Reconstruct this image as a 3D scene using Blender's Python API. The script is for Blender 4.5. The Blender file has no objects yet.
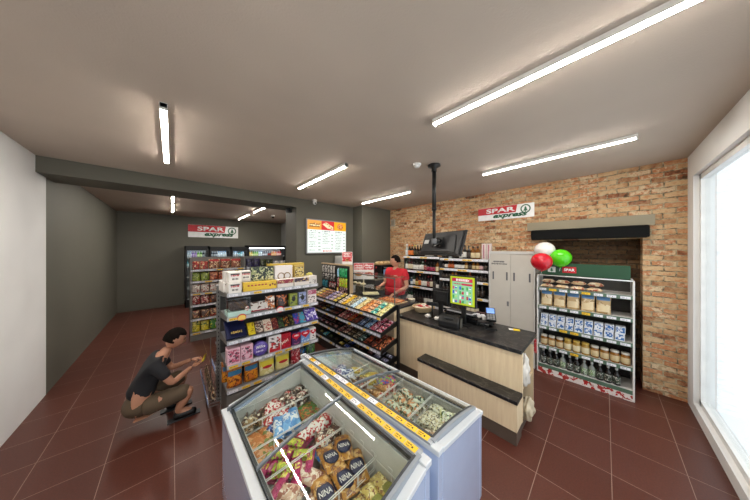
import bpy, bmesh, math, random
from mathutils import Matrix, Vector, Euler
# tuning values
TUBE_E, SCR_E, COOL_E, DAY_E, EXPO = 48., .17, 5., .8, 1.35
CEIL_C, GREY_C = '#c2b4a6', '#646258'
SC = bpy.context.scene
COL = SC.collection
PI = math.pi
rnd = random.Random(7)

# ------------------------------------------------------------------ materials
_M = {}
def lin(c):
    return tuple((x/12.92 if x <= .04045 else ((x+.055)/1.055)**2.4) for x in c)
def hx(s):
    s = s.lstrip('#'); return tuple(int(s[i:i+2], 16)/255 for i in (0, 2, 4))
def newmat(name):
    m = bpy.data.materials.new(name); m.use_nodes = True
    nt = m.node_tree; b = nt.nodes['Principled BSDF']; return m, nt, b
def mat(c, rough=.5, metal=0., emit=0., bump=0., name=None, var=.06, spec=.5):
    """plain procedural material with a slight tone variation"""
    key = ('p', c, rough, metal, emit, bump, var)
    if key in _M: return _M[key]
    m, nt, b = newmat(name or 'paint_' + c.strip('#'))
    col = lin(hx(c)) + (1,)
    b.inputs['Roughness'].default_value = rough
    b.inputs['Metallic'].default_value = metal
    b.inputs['Specular IOR Level'].default_value = spec
    tc = nt.nodes.new('ShaderNodeTexCoord'); ns = nt.nodes.new('ShaderNodeTexNoise')
    ns.inputs['Scale'].default_value = 9; ns.inputs['Detail'].default_value = 3
    nt.links.new(tc.outputs['Object'], ns.inputs['Vector'])
    rp = nt.nodes.new('ShaderNodeValToRGB')
    rp.color_ramp.elements[0].position = .3; rp.color_ramp.elements[1].position = .7
    rp.color_ramp.elements[0].color = tuple(max(0, x*(1-var)) for x in col[:3]) + (1,)
    rp.color_ramp.elements[1].color = tuple(min(1, x*(1+var)) for x in col[:3]) + (1,)
    nt.links.new(ns.outputs['Fac'], rp.inputs['Fac'])
    nt.links.new(rp.outputs['Color'], b.inputs['Base Color'])
    if bump:
        n2 = nt.nodes.new('ShaderNodeTexNoise'); n2.inputs['Scale'].default_value = 60; n2.inputs['Detail'].default_value = 4
        nt.links.new(tc.outputs['Object'], n2.inputs['Vector'])
        bp = nt.nodes.new('ShaderNodeBump'); bp.inputs['Strength'].default_value = bump; bp.inputs['Distance'].default_value = .01
        nt.links.new(n2.outputs['Fac'], bp.inputs['Height']); nt.links.new(bp.outputs['Normal'], b.inputs['Normal'])
    if emit:
        b.inputs['Emission Color'].default_value = col; b.inputs['Emission Strength'].default_value = emit
    _M[key] = m; return m
def pmat(base, a, b_, scale=28, rough=.32, p=(.53, .76), stretch=(1, 1, 1)):
    """printed packaging: patches of three inks"""
    key = ('print', base, a, b_, scale, rough, p, stretch)
    if key in _M: return _M[key]
    m, nt, b = newmat('print_' + base.strip('#'))
    b.inputs['Roughness'].default_value = rough
    tc = nt.nodes.new('ShaderNodeTexCoord'); oi = nt.nodes.new('ShaderNodeObjectInfo')
    mp = nt.nodes.new('ShaderNodeMapping'); mp.inputs['Scale'].default_value = stretch
    ad = nt.nodes.new('ShaderNodeVectorMath'); ad.operation = 'ADD'
    sc = nt.nodes.new('ShaderNodeVectorMath'); sc.operation = 'SCALE'; sc.inputs[0].default_value = (3.1, 1.7, 2.3)
    nt.links.new(oi.outputs['Random'], sc.inputs['Scale'])
    nt.links.new(tc.outputs['Object'], mp.inputs['Vector'])
    nt.links.new(mp.outputs['Vector'], ad.inputs[0]); nt.links.new(sc.outputs['Vector'], ad.inputs[1])
    scale *= 1.8
    ns = nt.nodes.new('ShaderNodeTexNoise'); ns.inputs['Scale'].default_value = scale; ns.inputs['Detail'].default_value = 3
    ns.inputs['Distortion'].default_value = .6
    nt.links.new(ad.outputs['Vector'], ns.inputs['Vector'])
    vo = nt.nodes.new('ShaderNodeTexVoronoi'); vo.inputs['Scale'].default_value = scale*1.2
    nt.links.new(ad.outputs['Vector'], vo.inputs['Vector'])
    sp = nt.nodes.new('ShaderNodeSeparateColor'); nt.links.new(vo.outputs['Color'], sp.inputs['Color'])
    mx = nt.nodes.new('ShaderNodeMath'); mx.operation = 'MULTIPLY_ADD'
    nt.links.new(sp.outputs['Red'], mx.inputs[0]); mx.inputs[1].default_value = .55
    m2 = nt.nodes.new('ShaderNodeMath'); m2.operation = 'MULTIPLY'; m2.inputs[1].default_value = .75
    nt.links.new(ns.outputs['Fac'], m2.inputs[0]); nt.links.new(m2.outputs[0], mx.inputs[2])
    rp = nt.nodes.new('ShaderNodeValToRGB'); rp.color_ramp.interpolation = 'CONSTANT'
    e = rp.color_ramp.elements
    e[0].position = 0; e[0].color = lin(hx(base)) + (1,)
    e[1].position = p[0]+.12; e[1].color = lin(hx(a)) + (1,)
    n = e.new(p[1]+.02); n.color = lin(hx(b_)) + (1,)
    nt.links.new(mx.outputs[0], rp.inputs['Fac']); nt.links.new(rp.outputs['Color'], b.inputs['Base Color'])
    _M[key] = m; return m
def glassmat(name='clear_glass', tint=(.97, .985, .98), gloss=1.0, ior=1.45):
    if name in _M: return _M[name]
    m, nt, b = newmat(name); nt.nodes.remove(b)
    out = nt.nodes['Material Output']
    tr = nt.nodes.new('ShaderNodeBsdfTransparent'); tr.inputs['Color'].default_value = tint + (1,)
    gl = nt.nodes.new('ShaderNodeBsdfGlossy'); gl.inputs['Roughness'].default_value = .015
    fr = nt.nodes.new('ShaderNodeLayerWeight'); fr.inputs['Blend'].default_value = .5
    pw = nt.nodes.new('ShaderNodeMath'); pw.operation = 'POWER'; pw.inputs[1].default_value = 4.5; nt.links.new(fr.outputs['Facing'], pw.inputs[0])
    mu = nt.nodes.new('ShaderNodeMath'); mu.operation = 'MULTIPLY_ADD'; mu.inputs[1].default_value = .6*gloss; mu.inputs[2].default_value = .035*gloss
    mx = nt.nodes.new('ShaderNodeMixShader')
    nt.links.new(pw.outputs[0], mu.inputs[0]); nt.links.new(mu.outputs[0], mx.inputs['Fac'])
    nt.links.new(tr.outputs[0], mx.inputs[1]); nt.links.new(gl.outputs[0], mx.inputs[2])
    nt.links.new(mx.outputs[0], out.inputs['Surface'])
    _M[name] = m; return m

# ------------------------------------------------------------------ mesh builder
class MB:
    def __init__(s):
        s.v = []; s.f = []; s.m = []; s.s = []; s.M = Matrix.Identity(4)
    def add(s, vs, fs, m=0, smooth=False):
        o = len(s.v)
        s.v += [tuple(s.M @ Vector(v)) for v in vs]
        for f in fs: s.f.append([o+i for i in f]); s.m.append(m); s.s.append(smooth)
        return s
    def box(s, x0, x1, y0, y1, z0, z1, m=0):
        v = [(x0,y0,z0),(x1,y0,z0),(x1,y1,z0),(x0,y1,z0),(x0,y0,z1),(x1,y0,z1),(x1,y1,z1),(x0,y1,z1)]
        return s.add(v, [(0,3,2,1),(4,5,6,7),(0,1,5,4),(1,2,6,5),(2,3,7,6),(3,0,4,7)], m)
    def prism(s, poly, axis, a, b, m=0, smooth=False):
        """polygon in the plane across AXIS, pushed from a to b"""
        n = len(poly)
        def P(p, t): return {'x': (t, p[0], p[1]), 'y': (p[0], t, p[1]), 'z': (p[0], p[1], t)}[axis]
        v = [P(p, a) for p in poly] + [P(p, b) for p in poly]
        f = [list(range(n))[::-1], list(range(n, 2*n))]
        s.add(v, f, m)
        o = len(s.v) - 2*n
        for i in range(n):
            j = (i+1) % n; s.f.append([o+i, o+j, o+n+j, o+n+i]); s.m.append(m); s.s.append(smooth)
        return s
    def sheet(s, prof, y0, y1, th, m=0):
        """curved pane: profile (x, z) drawn out from y0 to y1, thickness th"""
        n = len(prof)
        for dz in (0, th):
            s.add([(x, y, z+dz) for x, z in prof for y in (y0, y1)], [(2*i, 2*i+2, 2*i+3, 2*i+1) for i in range(n-1)], m, True)
        for a, b in ((0, 0), (n-1, n-1)):
            x, z = prof[a]; s.add([(x, y0, z), (x, y1, z), (x, y1, z+th), (x, y0, z+th)], [(0, 1, 2, 3)], m)
        for y in (y0, y1):
            s.add([(x, y, z) for x, z in prof]+[(x, y, z+th) for x, z in prof], [(i, i+1, n+i+1, n+i) for i in range(n-1)], m)
        return s
    def lathe(s, prof, n=16, m=0, smooth=True, c=(0, 0, 0)):
        v = []; f = []
        for r, z in prof:
            for k in range(n):
                a = 2*PI*k/n; v.append((c[0]+r*math.cos(a), c[1]+r*math.sin(a), c[2]+z))
        for i in range(len(prof)-1):
            for k in range(n):
                k2 = (k+1) % n; f.append((i*n+k, i*n+k2, (i+1)*n+k2, (i+1)*n+k))
        f.append(tuple(range(n))[::-1]); f.append(tuple((len(prof)-1)*n+k for k in range(n)))
        return s.add(v, f, m, smooth)
    def tube(s, pts, r, n=8, m=0, smooth=True):
        pts = [Vector(p) for p in pts]; v = []; f = []
        rs = r if isinstance(r, (list, tuple)) else [r]*len(pts)
        up = None
        for i, p in enumerate(pts):
            d = (pts[min(i+1, len(pts)-1)] - pts[max(i-1, 0)]).normalized()
            if up is None or abs(up.dot(d)) > .95:
                up = Vector((0, 0, 1)) if abs(d.z) < .9 else Vector((1, 0, 0))
            a = d.cross(up).normalized(); b = a.cross(d).normalized(); up = b
            for k in range(n):
                t = 2*PI*k/n; v.append(tuple(p + a*math.cos(t)*rs[i] + b*math.sin(t)*rs[i]))
        for i in range(len(pts)-1):
            for k in range(n):
                k2 = (k+1) % n; f.append((i*n+k, i*n+k2, (i+1)*n+k2, (i+1)*n+k))
        f.append(tuple(range(n))[::-1]); f.append(tuple((len(pts)-1)*n+k for k in range(n)))
        return s.add(v, f, m, smooth)
    def ball(s, c, r, n=14, m=0, fn=None):
        rx, ry, rz = r if isinstance(r, (list, tuple)) else (r, r, r)
        v = []; f = []; R = n//2
        for i in range(R+1):
            ph = PI*i/R
            for k in range(n):
                a = 2*PI*k/n; p = Vector((math.sin(ph)*math.cos(a), math.sin(ph)*math.sin(a), math.cos(ph)))
                if fn: p = fn(p)
                v.append((c[0]+p[0]*rx, c[1]+p[1]*ry, c[2]+p[2]*rz))
        for i in range(R):
            for k in range(n):
                k2 = (k+1) % n; f.append((i*n+k, (i+1)*n+k, (i+1)*n+k2, i*n+k2))
        return s.add(v, f, m, True)
    def pillow(s, w, l, h, m=0, nx=6, ny=8, crimp=.012, z=0, flat=0.):
        """sealed packet lying flat: w along x, l along y, thickness h, crimped ends"""
        v = []; f = []
        xs = [-w/2 + w*i/nx for i in range(nx+1)]
        ys = [-l/2, -l/2+crimp] + [-l/2+crimp+(l-2*crimp)*j/ny for j in range(1, ny)] + [l/2-crimp, l/2]
        for side in (1, -1):
            for y in ys:
                q = (abs(y)-0)/(l/2-crimp); ey = 0.04 if q >= .999 else (1-q**4)**.5
                for x in xs:
                    ex = (1-(abs(x)/(w/2))**3)**.5 if abs(x) < w/2 else 0
                    k = h/2*max(ex*ey, .03)
                    pin = 1 - .06*(1-ey)*0
                    v.append((x*pin, y, z+h/2*(1-flat)+ (k if side > 0 else -k*(1-flat))))
        a = (nx+1); tot = a*len(ys)
        for j in range(len(ys)-1):
            for i in range(nx):
                p = j*a+i
                f.append((p, p+1, p+a+1, p+a)); f.append((tot+p, tot+p+a, tot+p+a+1, tot+p+1))
        for j in range(len(ys)-1):
            f.append((j*a, j*a+a, tot+j*a+a, tot+j*a)); p = j*a+nx; f.append((p, tot+p, tot+p+a, p+a))
        for i in range(nx):
            f.append((i, tot+i, tot+i+1, i+1)); p = (len(ys)-1)*a+i; f.append((p, p+1, tot+p+1, tot+p))
        return s.add(v, f, m, True)
    def mesh(s, name, mats):
        me = bpy.data.meshes.new(name); me.from_pydata(s.v, [], s.f)
        for m in mats: me.materials.append(m)
        for i, p in enumerate(me.polygons): p.material_index = min(s.m[i], len(mats)-1); p.use_smooth = s.s[i]
        bm = bmesh.new(); bm.from_mesh(me); bmesh.ops.recalc_face_normals(bm, faces=bm.faces); bm.to_mesh(me); bm.free()
        return me
    def build(s, name, mats, parent=None, loc=(0, 0, 0), rz=0., bevel=0., seg=2):
        if not isinstance(mats, (list, tuple)): mats = [mats]
        o = bpy.data.objects.new(name, s.mesh(name, mats)); COL.objects.link(o)
        o.location = loc; o.rotation_euler = (0, 0, rz)
        if parent: o.parent = parent
        if bevel:
            b = o.modifiers.new('bevel', 'BEVEL'); b.width = bevel; b.segments = seg; b.limit_method = 'ANGLE'; b.angle_limit = math.radians(40)
        return o
def tag(o, label, cat=None, group=None, kind=None):
    if label: o['label'] = label
    if cat: o['category'] = cat
    if group: o['group'] = group
    if kind: o['kind'] = kind
    return o
def struct(o, label=None):
    o['kind'] = 'structure'
    if label: o['label'] = label
    return o
def thing(name, label, cat, loc=(0, 0, 0), rz=0., group=None):
    o = bpy.data.objects.new(name, None); COL.objects.link(o); o.empty_display_size = .05
    o.location = loc; o.rotation_euler = (0, 0, rz)
    return tag(o, label, cat, group)
def copy_tree(o, parent=None):
    c = o.copy(); COL.objects.link(c); c.parent = parent
    for ch in list(o.children): copy_tree(ch, c)
    return c
class T:
    """a kind of thing, used once itself and copied after that"""
    made = []
    def __init__(s, root, w, phrase, cat, d=0.): T.made.append(s); s.d = d; s.root = root; s.w = w; s.phrase = phrase; s.cat = cat; s.used = False
    def put(s, loc, rot, label, group=None, scale=None):
        o = copy_tree(s.root) if s.used else s.root
        s.used = True; o.location = loc
        o.rotation_euler = rot if isinstance(rot, (tuple, list, Euler)) else (0, 0, rot)
        if scale: o.scale = (scale,)*3 if not isinstance(scale, tuple) else scale
        tag(o, label, s.cat)
        o['label'] = shorten(label)
        if group: o['group'] = group
        elif 'group' in o: del o['group']
        return o
class Frame:
    """front-left corner, direction to the right, direction to the back"""
    def __init__(s, x, y, rz): s.o = Vector((x, y)); s.rz = rz; c, n = math.cos(rz), math.sin(rz); s.R = Vector((c, n)); s.B = Vector((-n, c))
    def at(s, u, v, z=0): p = s.o + s.R*u + s.B*v; return (p.x, p.y, z)
ORD = ['', 'second', 'third', 'fourth', 'fifth', 'sixth', 'seventh', 'eighth', 'ninth', 'tenth', 'eleventh', 'twelfth']
NUM = ['zero', 'one', 'two', 'three', 'four', 'five', 'six', 'seven', 'eight', 'nine', 'ten', 'eleven', 'twelve', 'thirteen', 'fourteen', 'fifteen', 'sixteen']
def plural(p):
    w = p.split(' with ') ; h = w[0]
    h = h[:-1]+'ies' if h.endswith('y') and h[-2] not in 'aeiou' else (h+'es' if h.endswith(('x', 'ch', 'sh', 's')) else h+'s')
    return ' with '.join([h]+w[1:])
def ordinal(i, n, a='leftmost', z='rightmost', fr='from left', to='from right', mid='middle'):
    if i == 0: return a
    if i == n-1: return z
    if n % 2 and i == n//2 and n <= 5: return mid
    if i < n/2: return ORD[i] + ' ' + fr
    return ORD[n-1-i] + ' ' + to
FB = dict(a='frontmost', z='rearmost', fr='from front', to='from back')
def name_in_row(i, n, phrase, where, **k):
    if n == 1: return phrase + ' ' + where
    a = ordinal(i, n, **k); L = '%s of %s %s %s' % (a, NUM[n] if n < 17 else 'many', plural(phrase), where)
    return L if len(L.split()) <= 16 else '%s %s %s' % (a, phrase, where)
def shorten(L):
    for a, b in ((' ice cream packet', ' packet'), (' ice lolly packet', ' lolly packet'), (' ice cream cone', ' cone'), (' with brown streaks', ''), (', behind the others', ''), (' at its low glass edge', ' at low side'), (' at its high side', ' high side'),
                 (' beside the sky blue ones', ''), (' with orange print', ''), (' with red and white lid', ' with red lid'), (' among the magenta ones', ' among magenta ones'), ('nearest basket of', 'nearest basket,'), ('far basket of', 'far basket,'), ('second basket of', 'second basket,'), ('fourth basket of', 'fourth basket,'), ('middle basket of', 'middle basket,'), (' with cream label and red cap', ' with cream label'), (' near row on top', ' near row above'), (' far row on top', ' far row above'), (' row on top', ' row above'), ('behind the gold packets', 'behind gold packets')):
        if len(L.split()) <= 16: break
        L = L.replace(a, b)
    return L
def fill(fr, z, v, u0, seq, where, group, gap=.006, tilt=0., jit=0., width=None):
    """a row of things standing side by side; seq = [(T, count)] or [T]"""
    items = []
    for q in seq:
        if q is None: items.append(None); continue
        if isinstance(q, tuple) and q[0] is None: items.append(q[1]); continue
        t, n = q if isinstance(q, tuple) else (q, 1); items += [t]*n
    tot = {}
    for t in items:
        if isinstance(t, T): tot[t.phrase] = tot.get(t.phrase, 0) + 1
    seen = {}; u = u0; out = []
    for t in items:
        if t is None: u += .05; continue
        if isinstance(t, float): u += t; continue
        if width and u + t.w > width: break
        u += t.w/2 + gap/2
        i = seen.get(t.phrase, 0); seen[t.phrase] = i+1
        out.append((t, u, i)); u += t.w/2 + gap/2
    tot = seen
    for t, uu, i in out:
        p = fr.at(uu, v + rnd.uniform(-jit, jit), z + t.d/2*math.sin(tilt))
        t.put(p, (tilt and (-tilt), 0, fr.rz + rnd.uniform(-jit, jit)*2) if tilt else fr.rz + rnd.uniform(-jit, jit)*3,
              name_in_row(i, tot[t.phrase], t.phrase, where), group)
    return u

# ------------------------------------------------------------------ small makers
def text_mesh(body, w, h, mt, name, parent=None, M=None, shear=0, offset=0., depth=.0015, loc=None):
    """real lettering, scaled to w x h, in the local xz plane facing -y, lower left at 0"""
    cu = bpy.data.curves.new('t', 'FONT'); cu.body = body; cu.shear = shear; cu.offset = offset; cu.extrude = 0; cu.resolution_u = 3
    o = bpy.data.objects.new('t', cu); COL.objects.link(o)
    dg = bpy.context.evaluated_depsgraph_get(); me = bpy.data.meshes.new_from_object(o.evaluated_get(dg))
    bpy.data.objects.remove(o); bpy.data.curves.remove(cu)
    vs = [v.co.copy() for v in me.vertices]; x0 = min(v.x for v in vs); x1 = max(v.x for v in vs); y0 = min(v.y for v in vs); y1 = max(v.y for v in vs)
    bm = bmesh.new(); bm.from_mesh(me)
    for v in bm.verts: v.co = Vector(((v.co.x-x0)/(x1-x0)*w, -depth, (v.co.y-y0)/(y1-y0)*h))
    r = bmesh.ops.extrude_face_region(bm, geom=bm.faces[:])
    for g in r['geom']:
        if isinstance(g, bmesh.types.BMVert): g.co.y += depth*.9
    bmesh.ops.recalc_face_normals(bm, faces=bm.faces)
    if M: bm.transform(M)
    m2 = bpy.data.meshes.new(name); bm.to_mesh(m2); bm.free(); bpy.data.meshes.remove(me); m2.materials.append(mt)
    ob = bpy.data.objects.new(name, m2); COL.objects.link(ob)
    if parent: ob.parent = parent
    if loc: ob.location = loc
    return ob
def scribble(mb, x0, x1, z0, h, y, m, seed=0, th=.0006, dense=.8):
    """small illegible print: short strokes along a line, facing -y"""
    r = random.Random(seed); x = x0
    while x < x1-h*.3:
        w = h*r.uniform(.25, .6)
        if r.random() < dense:
            a = r.choice([0, 0, .35]); mb.box(x, min(x+w, x1), y-th, y, z0+h*a*.5, z0+h*(1-a*.5), m)
        x += w + h*r.uniform(.12, .25)
YEL, WHT = '#f2c22e', '#e9e9ee'
def tag_template(w, h, col, dark='#3a3020'):
    mb = MB(); mb.box(-w/2, w/2, -.0012, 0, 0, h, 0)
    scribble(mb, -w*.4, w*.05, h*.55, h*.22, -.0012, 1, 3); scribble(mb, w*.08, w*.42, h*.2, h*.5, -.0012, 1, 5); scribble(mb, -w*.4, -w*.05, h*.2, h*.14, -.0012, 1, 8)
    return mb.mesh('price_tag', [mat(col, .45), mat(dark if col == YEL else '#8a8a96', .6)])
_tags = {}
def price_tag(parent, x, y, z, w, h, col, rx=0., rz=0.):
    k = (w, h, col)
    if k not in _tags: _tags[k] = tag_template(w, h, col)
    o = bpy.data.objects.new('price_tag', _tags[k]); COL.objects.link(o); o.parent = parent
    o.location = (x, y, z); o.rotation_euler = (rx, 0, rz); return o

def carton(name, w, d, h, body, phrase, cat='box', panel=None, top=None, text=None, tcol='#ffffff', ph=(.12, .9), pw=.86, lid=None):
    mb = MB(); mb.box(-w/2, w/2, -d/2, d/2, 0, h)
    r = mb.build(name, body, bevel=.0025, seg=1)
    if panel:
        p = MB(); p.box(-w/2*pw, w/2*pw, -d/2-.001, -d/2+.001, h*ph[0], h*ph[1]); p.build('front_panel', panel, r)
    if lid:
        l = MB(); l.box(-w/2-.001, w/2+.001, -d/2-.0015, d/2+.001, h*.8, h+.0015); l.build('lid', lid, r)
    if text:
        text_mesh(text, w*.62, h*.22, mat(tcol, .5), 'lettering', r, loc=(-w*.31, -d/2-.0012, h*.45))
    return T(r, w, phrase, cat, d)
def pouch(name, w, d, h, body, phrase, cat='bag', label=None, emblem=None, header=None, er=.3, ez=.62, hd=(.76, .96)):
    """standing bag: full at the foot, sealed flat at the top"""
    mb = MB(); v = []; f = []; nz = 9; n = 16
    for j in range(nz+1):
        t = j/nz; z = h*t
        dd = d/2*max(.05, (1-t**2.2))*(1 if t > .08 else .85); ww = w/2*(1 - .07*math.sin(PI*min(t*1.1, 1)))
        for k in range(n):
            a = 2*PI*k/n; c, s_ = math.cos(a), math.sin(a)
            v.append((ww*math.copysign(abs(c)**.75, c), dd*math.copysign(abs(s_)**.85, s_), z))
    for j in range(nz):
        for k in range(n):
            k2 = (k+1) % n; f.append((j*n+k, j*n+k2, (j+1)*n+k2, (j+1)*n+k))
    f.append(tuple(range(n))[::-1]); f.append(tuple(nz*n+k for k in range(n)))
    mb.add(v, f, 0, True); r = mb.build(name, body)
    def front(t, off): return -d/2*max(.05, (1-t**2.2)) - off
    def fy(x, t, off):
        q = min(1, abs(x)/(w/2*(1 - .07*math.sin(PI*min(t*1.1, 1)))))**(1/.75)
        return -(d/2*max(.05, (1-t**2.2)))*(1-q*q)**.425 - off
    def patch(nm, t0, t1, pw, mt, oval=False):
        p = MB(); vs = []; fs = []; NX, NZ = 6, 5
        if oval:
            vs.append((0, front((t0+t1)/2, .004), h*(t0+t1)/2)); tm = (t0+t1)/2; tr = (t1-t0)/2
            for k in range(18):
                a = 2*PI*k/18; t = tm+tr*math.sin(a); vs.append((pw*w/2*math.cos(a), fy(pw*w/2*math.cos(a), t, .002), h*t))
            fs = [(0, 1+k, 1+(k+1) % 18) for k in range(18)]
        else:
            for j in range(NZ+1):
                t = t0+(t1-t0)*j/NZ
                for i in range(NX+1):
                    x = -1+2*i/NX; vs.append((x*pw*w/2, fy(x*pw*w/2, t, .002), h*t))
            for j in range(NZ):
                for i in range(NX): q = j*(NX+1)+i; fs.append((q, q+1, q+NX+2, q+NX+1))
        n0 = len(vs); vs += [(a, b+.002, c) for a, b, c in vs]; fs += [tuple(n0+i for i in reversed(q)) for q in fs]
        p.add(vs, fs, 0, True); p.build(nm, mt, r)
    if label: patch('label', .12, .5, .8, label)
    if header: patch('header_band', hd[0], hd[1], .86, header)
    if emblem: patch('emblem', ez-er/2, ez+er/2, .62, emblem, True)
    return T(r, w, phrase, cat)
def packet(name, w, l, h, body, phrase, cat='packet', band=None, disc=None, flat=.4, bl=.45, text=None):
    """wrapped bar or ice cream lying flat, long side along y"""
    mb = MB(); mb.pillow(w, l, h, flat=flat); r = mb.build(name, body)
    top = h*(1-flat)/2 + h/2
    if band:
        b = MB(); b.pillow(w*.9, l*bl, h*.98, flat=flat, nx=6, ny=4, crimp=.001); 
        b.v = [(x, y, z+.0012+ .03*h) for x, y, z in b.v]; b.build('label', band, r)
    if disc:
        b = MB(); b.lathe([(w*.40, 0), (w*.42, .0015), (w*.30, .004), (.0005, .005)], 18); b.M = Matrix.Identity(4)
        b.v = [(x, y*1.25-l*.1, z+top-.0035) for x, y, z in b.v]; e = b.build('emblem', disc, r)
        if text:
            text_mesh(text, w*.62, w*.28, mat('#f4f1e8', .5), 'lettering', e, M=Matrix.Translation((-w*.31, -l*.1-w*.14, top+.0015)) @ Matrix.Rotation(-PI/2, 4, 'X'))
    return T(r, w, phrase, cat)
def bottle(name, r, h, glass, label, cap, phrase, neck=.38, cat='bottle', lab=(.12, .5), nr=.33):
    n0 = 1-neck
    mb = MB(); mb.lathe([(r*.85, 0), (r, h*.02), (r, h*n0*.92), (r*.92, h*n0), (r*nr*1.15, h*(n0+neck*.35)), (r*nr, h*(n0+neck*.5)), (r*nr, h*.9)], 14)
    o = mb.build(name, glass)
    if label:
        l = MB(); l.lathe([(r*1.01, h*lab[0]), (r*1.03, h*lab[0]+.001), (r*1.03, h*lab[1]-.001), (r*1.01, h*lab[1])], 14); l.build('label', label, o)
    c = MB(); c.lathe([(r*nr*1.15, h*.86), (r*nr*1.2, h*.865), (r*nr*1.2, h*.99), (r*nr*1.05, h)], 12); c.build('cap', cap, o)
    return T(o, 2*r, phrase, cat)
def jar(name, r, h, body, label, lid, phrase, cat='jar'):
    mb = MB(); mb.lathe([(r*.92, 0), (r, h*.04), (r, h*.74), (r*.84, h*.82), (r*.84, h*.86)], 14); o = mb.build(name, body)
    l = MB(); l.lathe([(r*1.01, h*.15), (r*1.03, h*.16), (r*1.03, h*.6), (r*1.01, h*.61)], 14); l.build('label', label, o)
    c = MB(); c.lathe([(r*.9, h*.84), (r*.93, h*.85), (r*.93, h*.98), (r*.85, h)], 14); c.build('lid', lid, o)
    return T(o, 2*r, phrase, cat)
def cone(name, r, l, wrap, top, phrase, cat='ice cream cone'):
    """wrapped cone lying along y, wide end at -y"""
    mb = MB(); mb.M = Matrix.Translation((0, l/2, r)) @ Matrix.Rotation(PI/2, 4, 'X')
    mb.lathe([(.003, 0), (r*.35, l*.25), (r*.7, l*.6), (r*.95, l*.88), (r, l*.93), (r*.97, l*.95)], 14); o = mb.build(name, wrap)
    c = MB(); c.M = mb.M; c.lathe([(r*1.02, l*.92), (r*1.06, l*.93), (r*1.06, l*.955), (r*.9, l*.975), (r*.4, l), (.002, l*1.005)], 14); c.build('lid', top, o)
    return T(o, 2*r, phrase, cat)
# ------------------------------------------------------------------ room
H = 3.03; WX = 4.65; LX = -1.2; RY = -.7; MY = 4.69; BY = 9.9
def noise_paint(name, c, bump=.25, scale=120, rough=.8, var=.05):
    m, nt, b = newmat(name); b.inputs['Roughness'].default_value = rough; b.inputs['Specular IOR Level'].default_value = .3
    tc = nt.nodes.new('ShaderNodeTexCoord'); ns = nt.nodes.new('ShaderNodeTexNoise'); ns.inputs['Scale'].default_value = scale; ns.inputs['Detail'].default_value = 3
    nt.links.new(tc.outputs['Object'], ns.inputs['Vector'])
    n2 = nt.nodes.new('ShaderNodeTexNoise'); n2.inputs['Scale'].default_value = 1.3
    nt.links.new(tc.outputs['Object'], n2.inputs['Vector'])
    rp = nt.nodes.new('ShaderNodeValToRGB'); col = lin(hx(c))
    rp.color_ramp.elements[0].position = .3; rp.color_ramp.elements[1].position = .7
    rp.color_ramp.elements[0].color = tuple(x*(1-var) for x in col) + (1,); rp.color_ramp.elements[1].color = tuple(min(1, x*(1+var)) for x in col) + (1,)
    nt.links.new(n2.outputs['Fac'], rp.inputs['Fac']); nt.links.new(rp.outputs['Color'], b.inputs['Base Color'])
    bp = nt.nodes.new('ShaderNodeBump'); bp.inputs['Strength'].default_value = bump; bp.inputs['Distance'].default_value = .004
    nt.links.new(ns.outputs['Fac'], bp.inputs['Height']); nt.links.new(bp.outputs['Normal'], b.inputs['Normal'])
    return m
CEIL = noise_paint('ceiling_plaster', CEIL_C, .35, 90)
GREY = noise_paint('dark_grey_paint', GREY_C, .15, 140, .6)
WHITEW = noise_paint('white_plaster', '#efefee', .15, 120)
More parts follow.
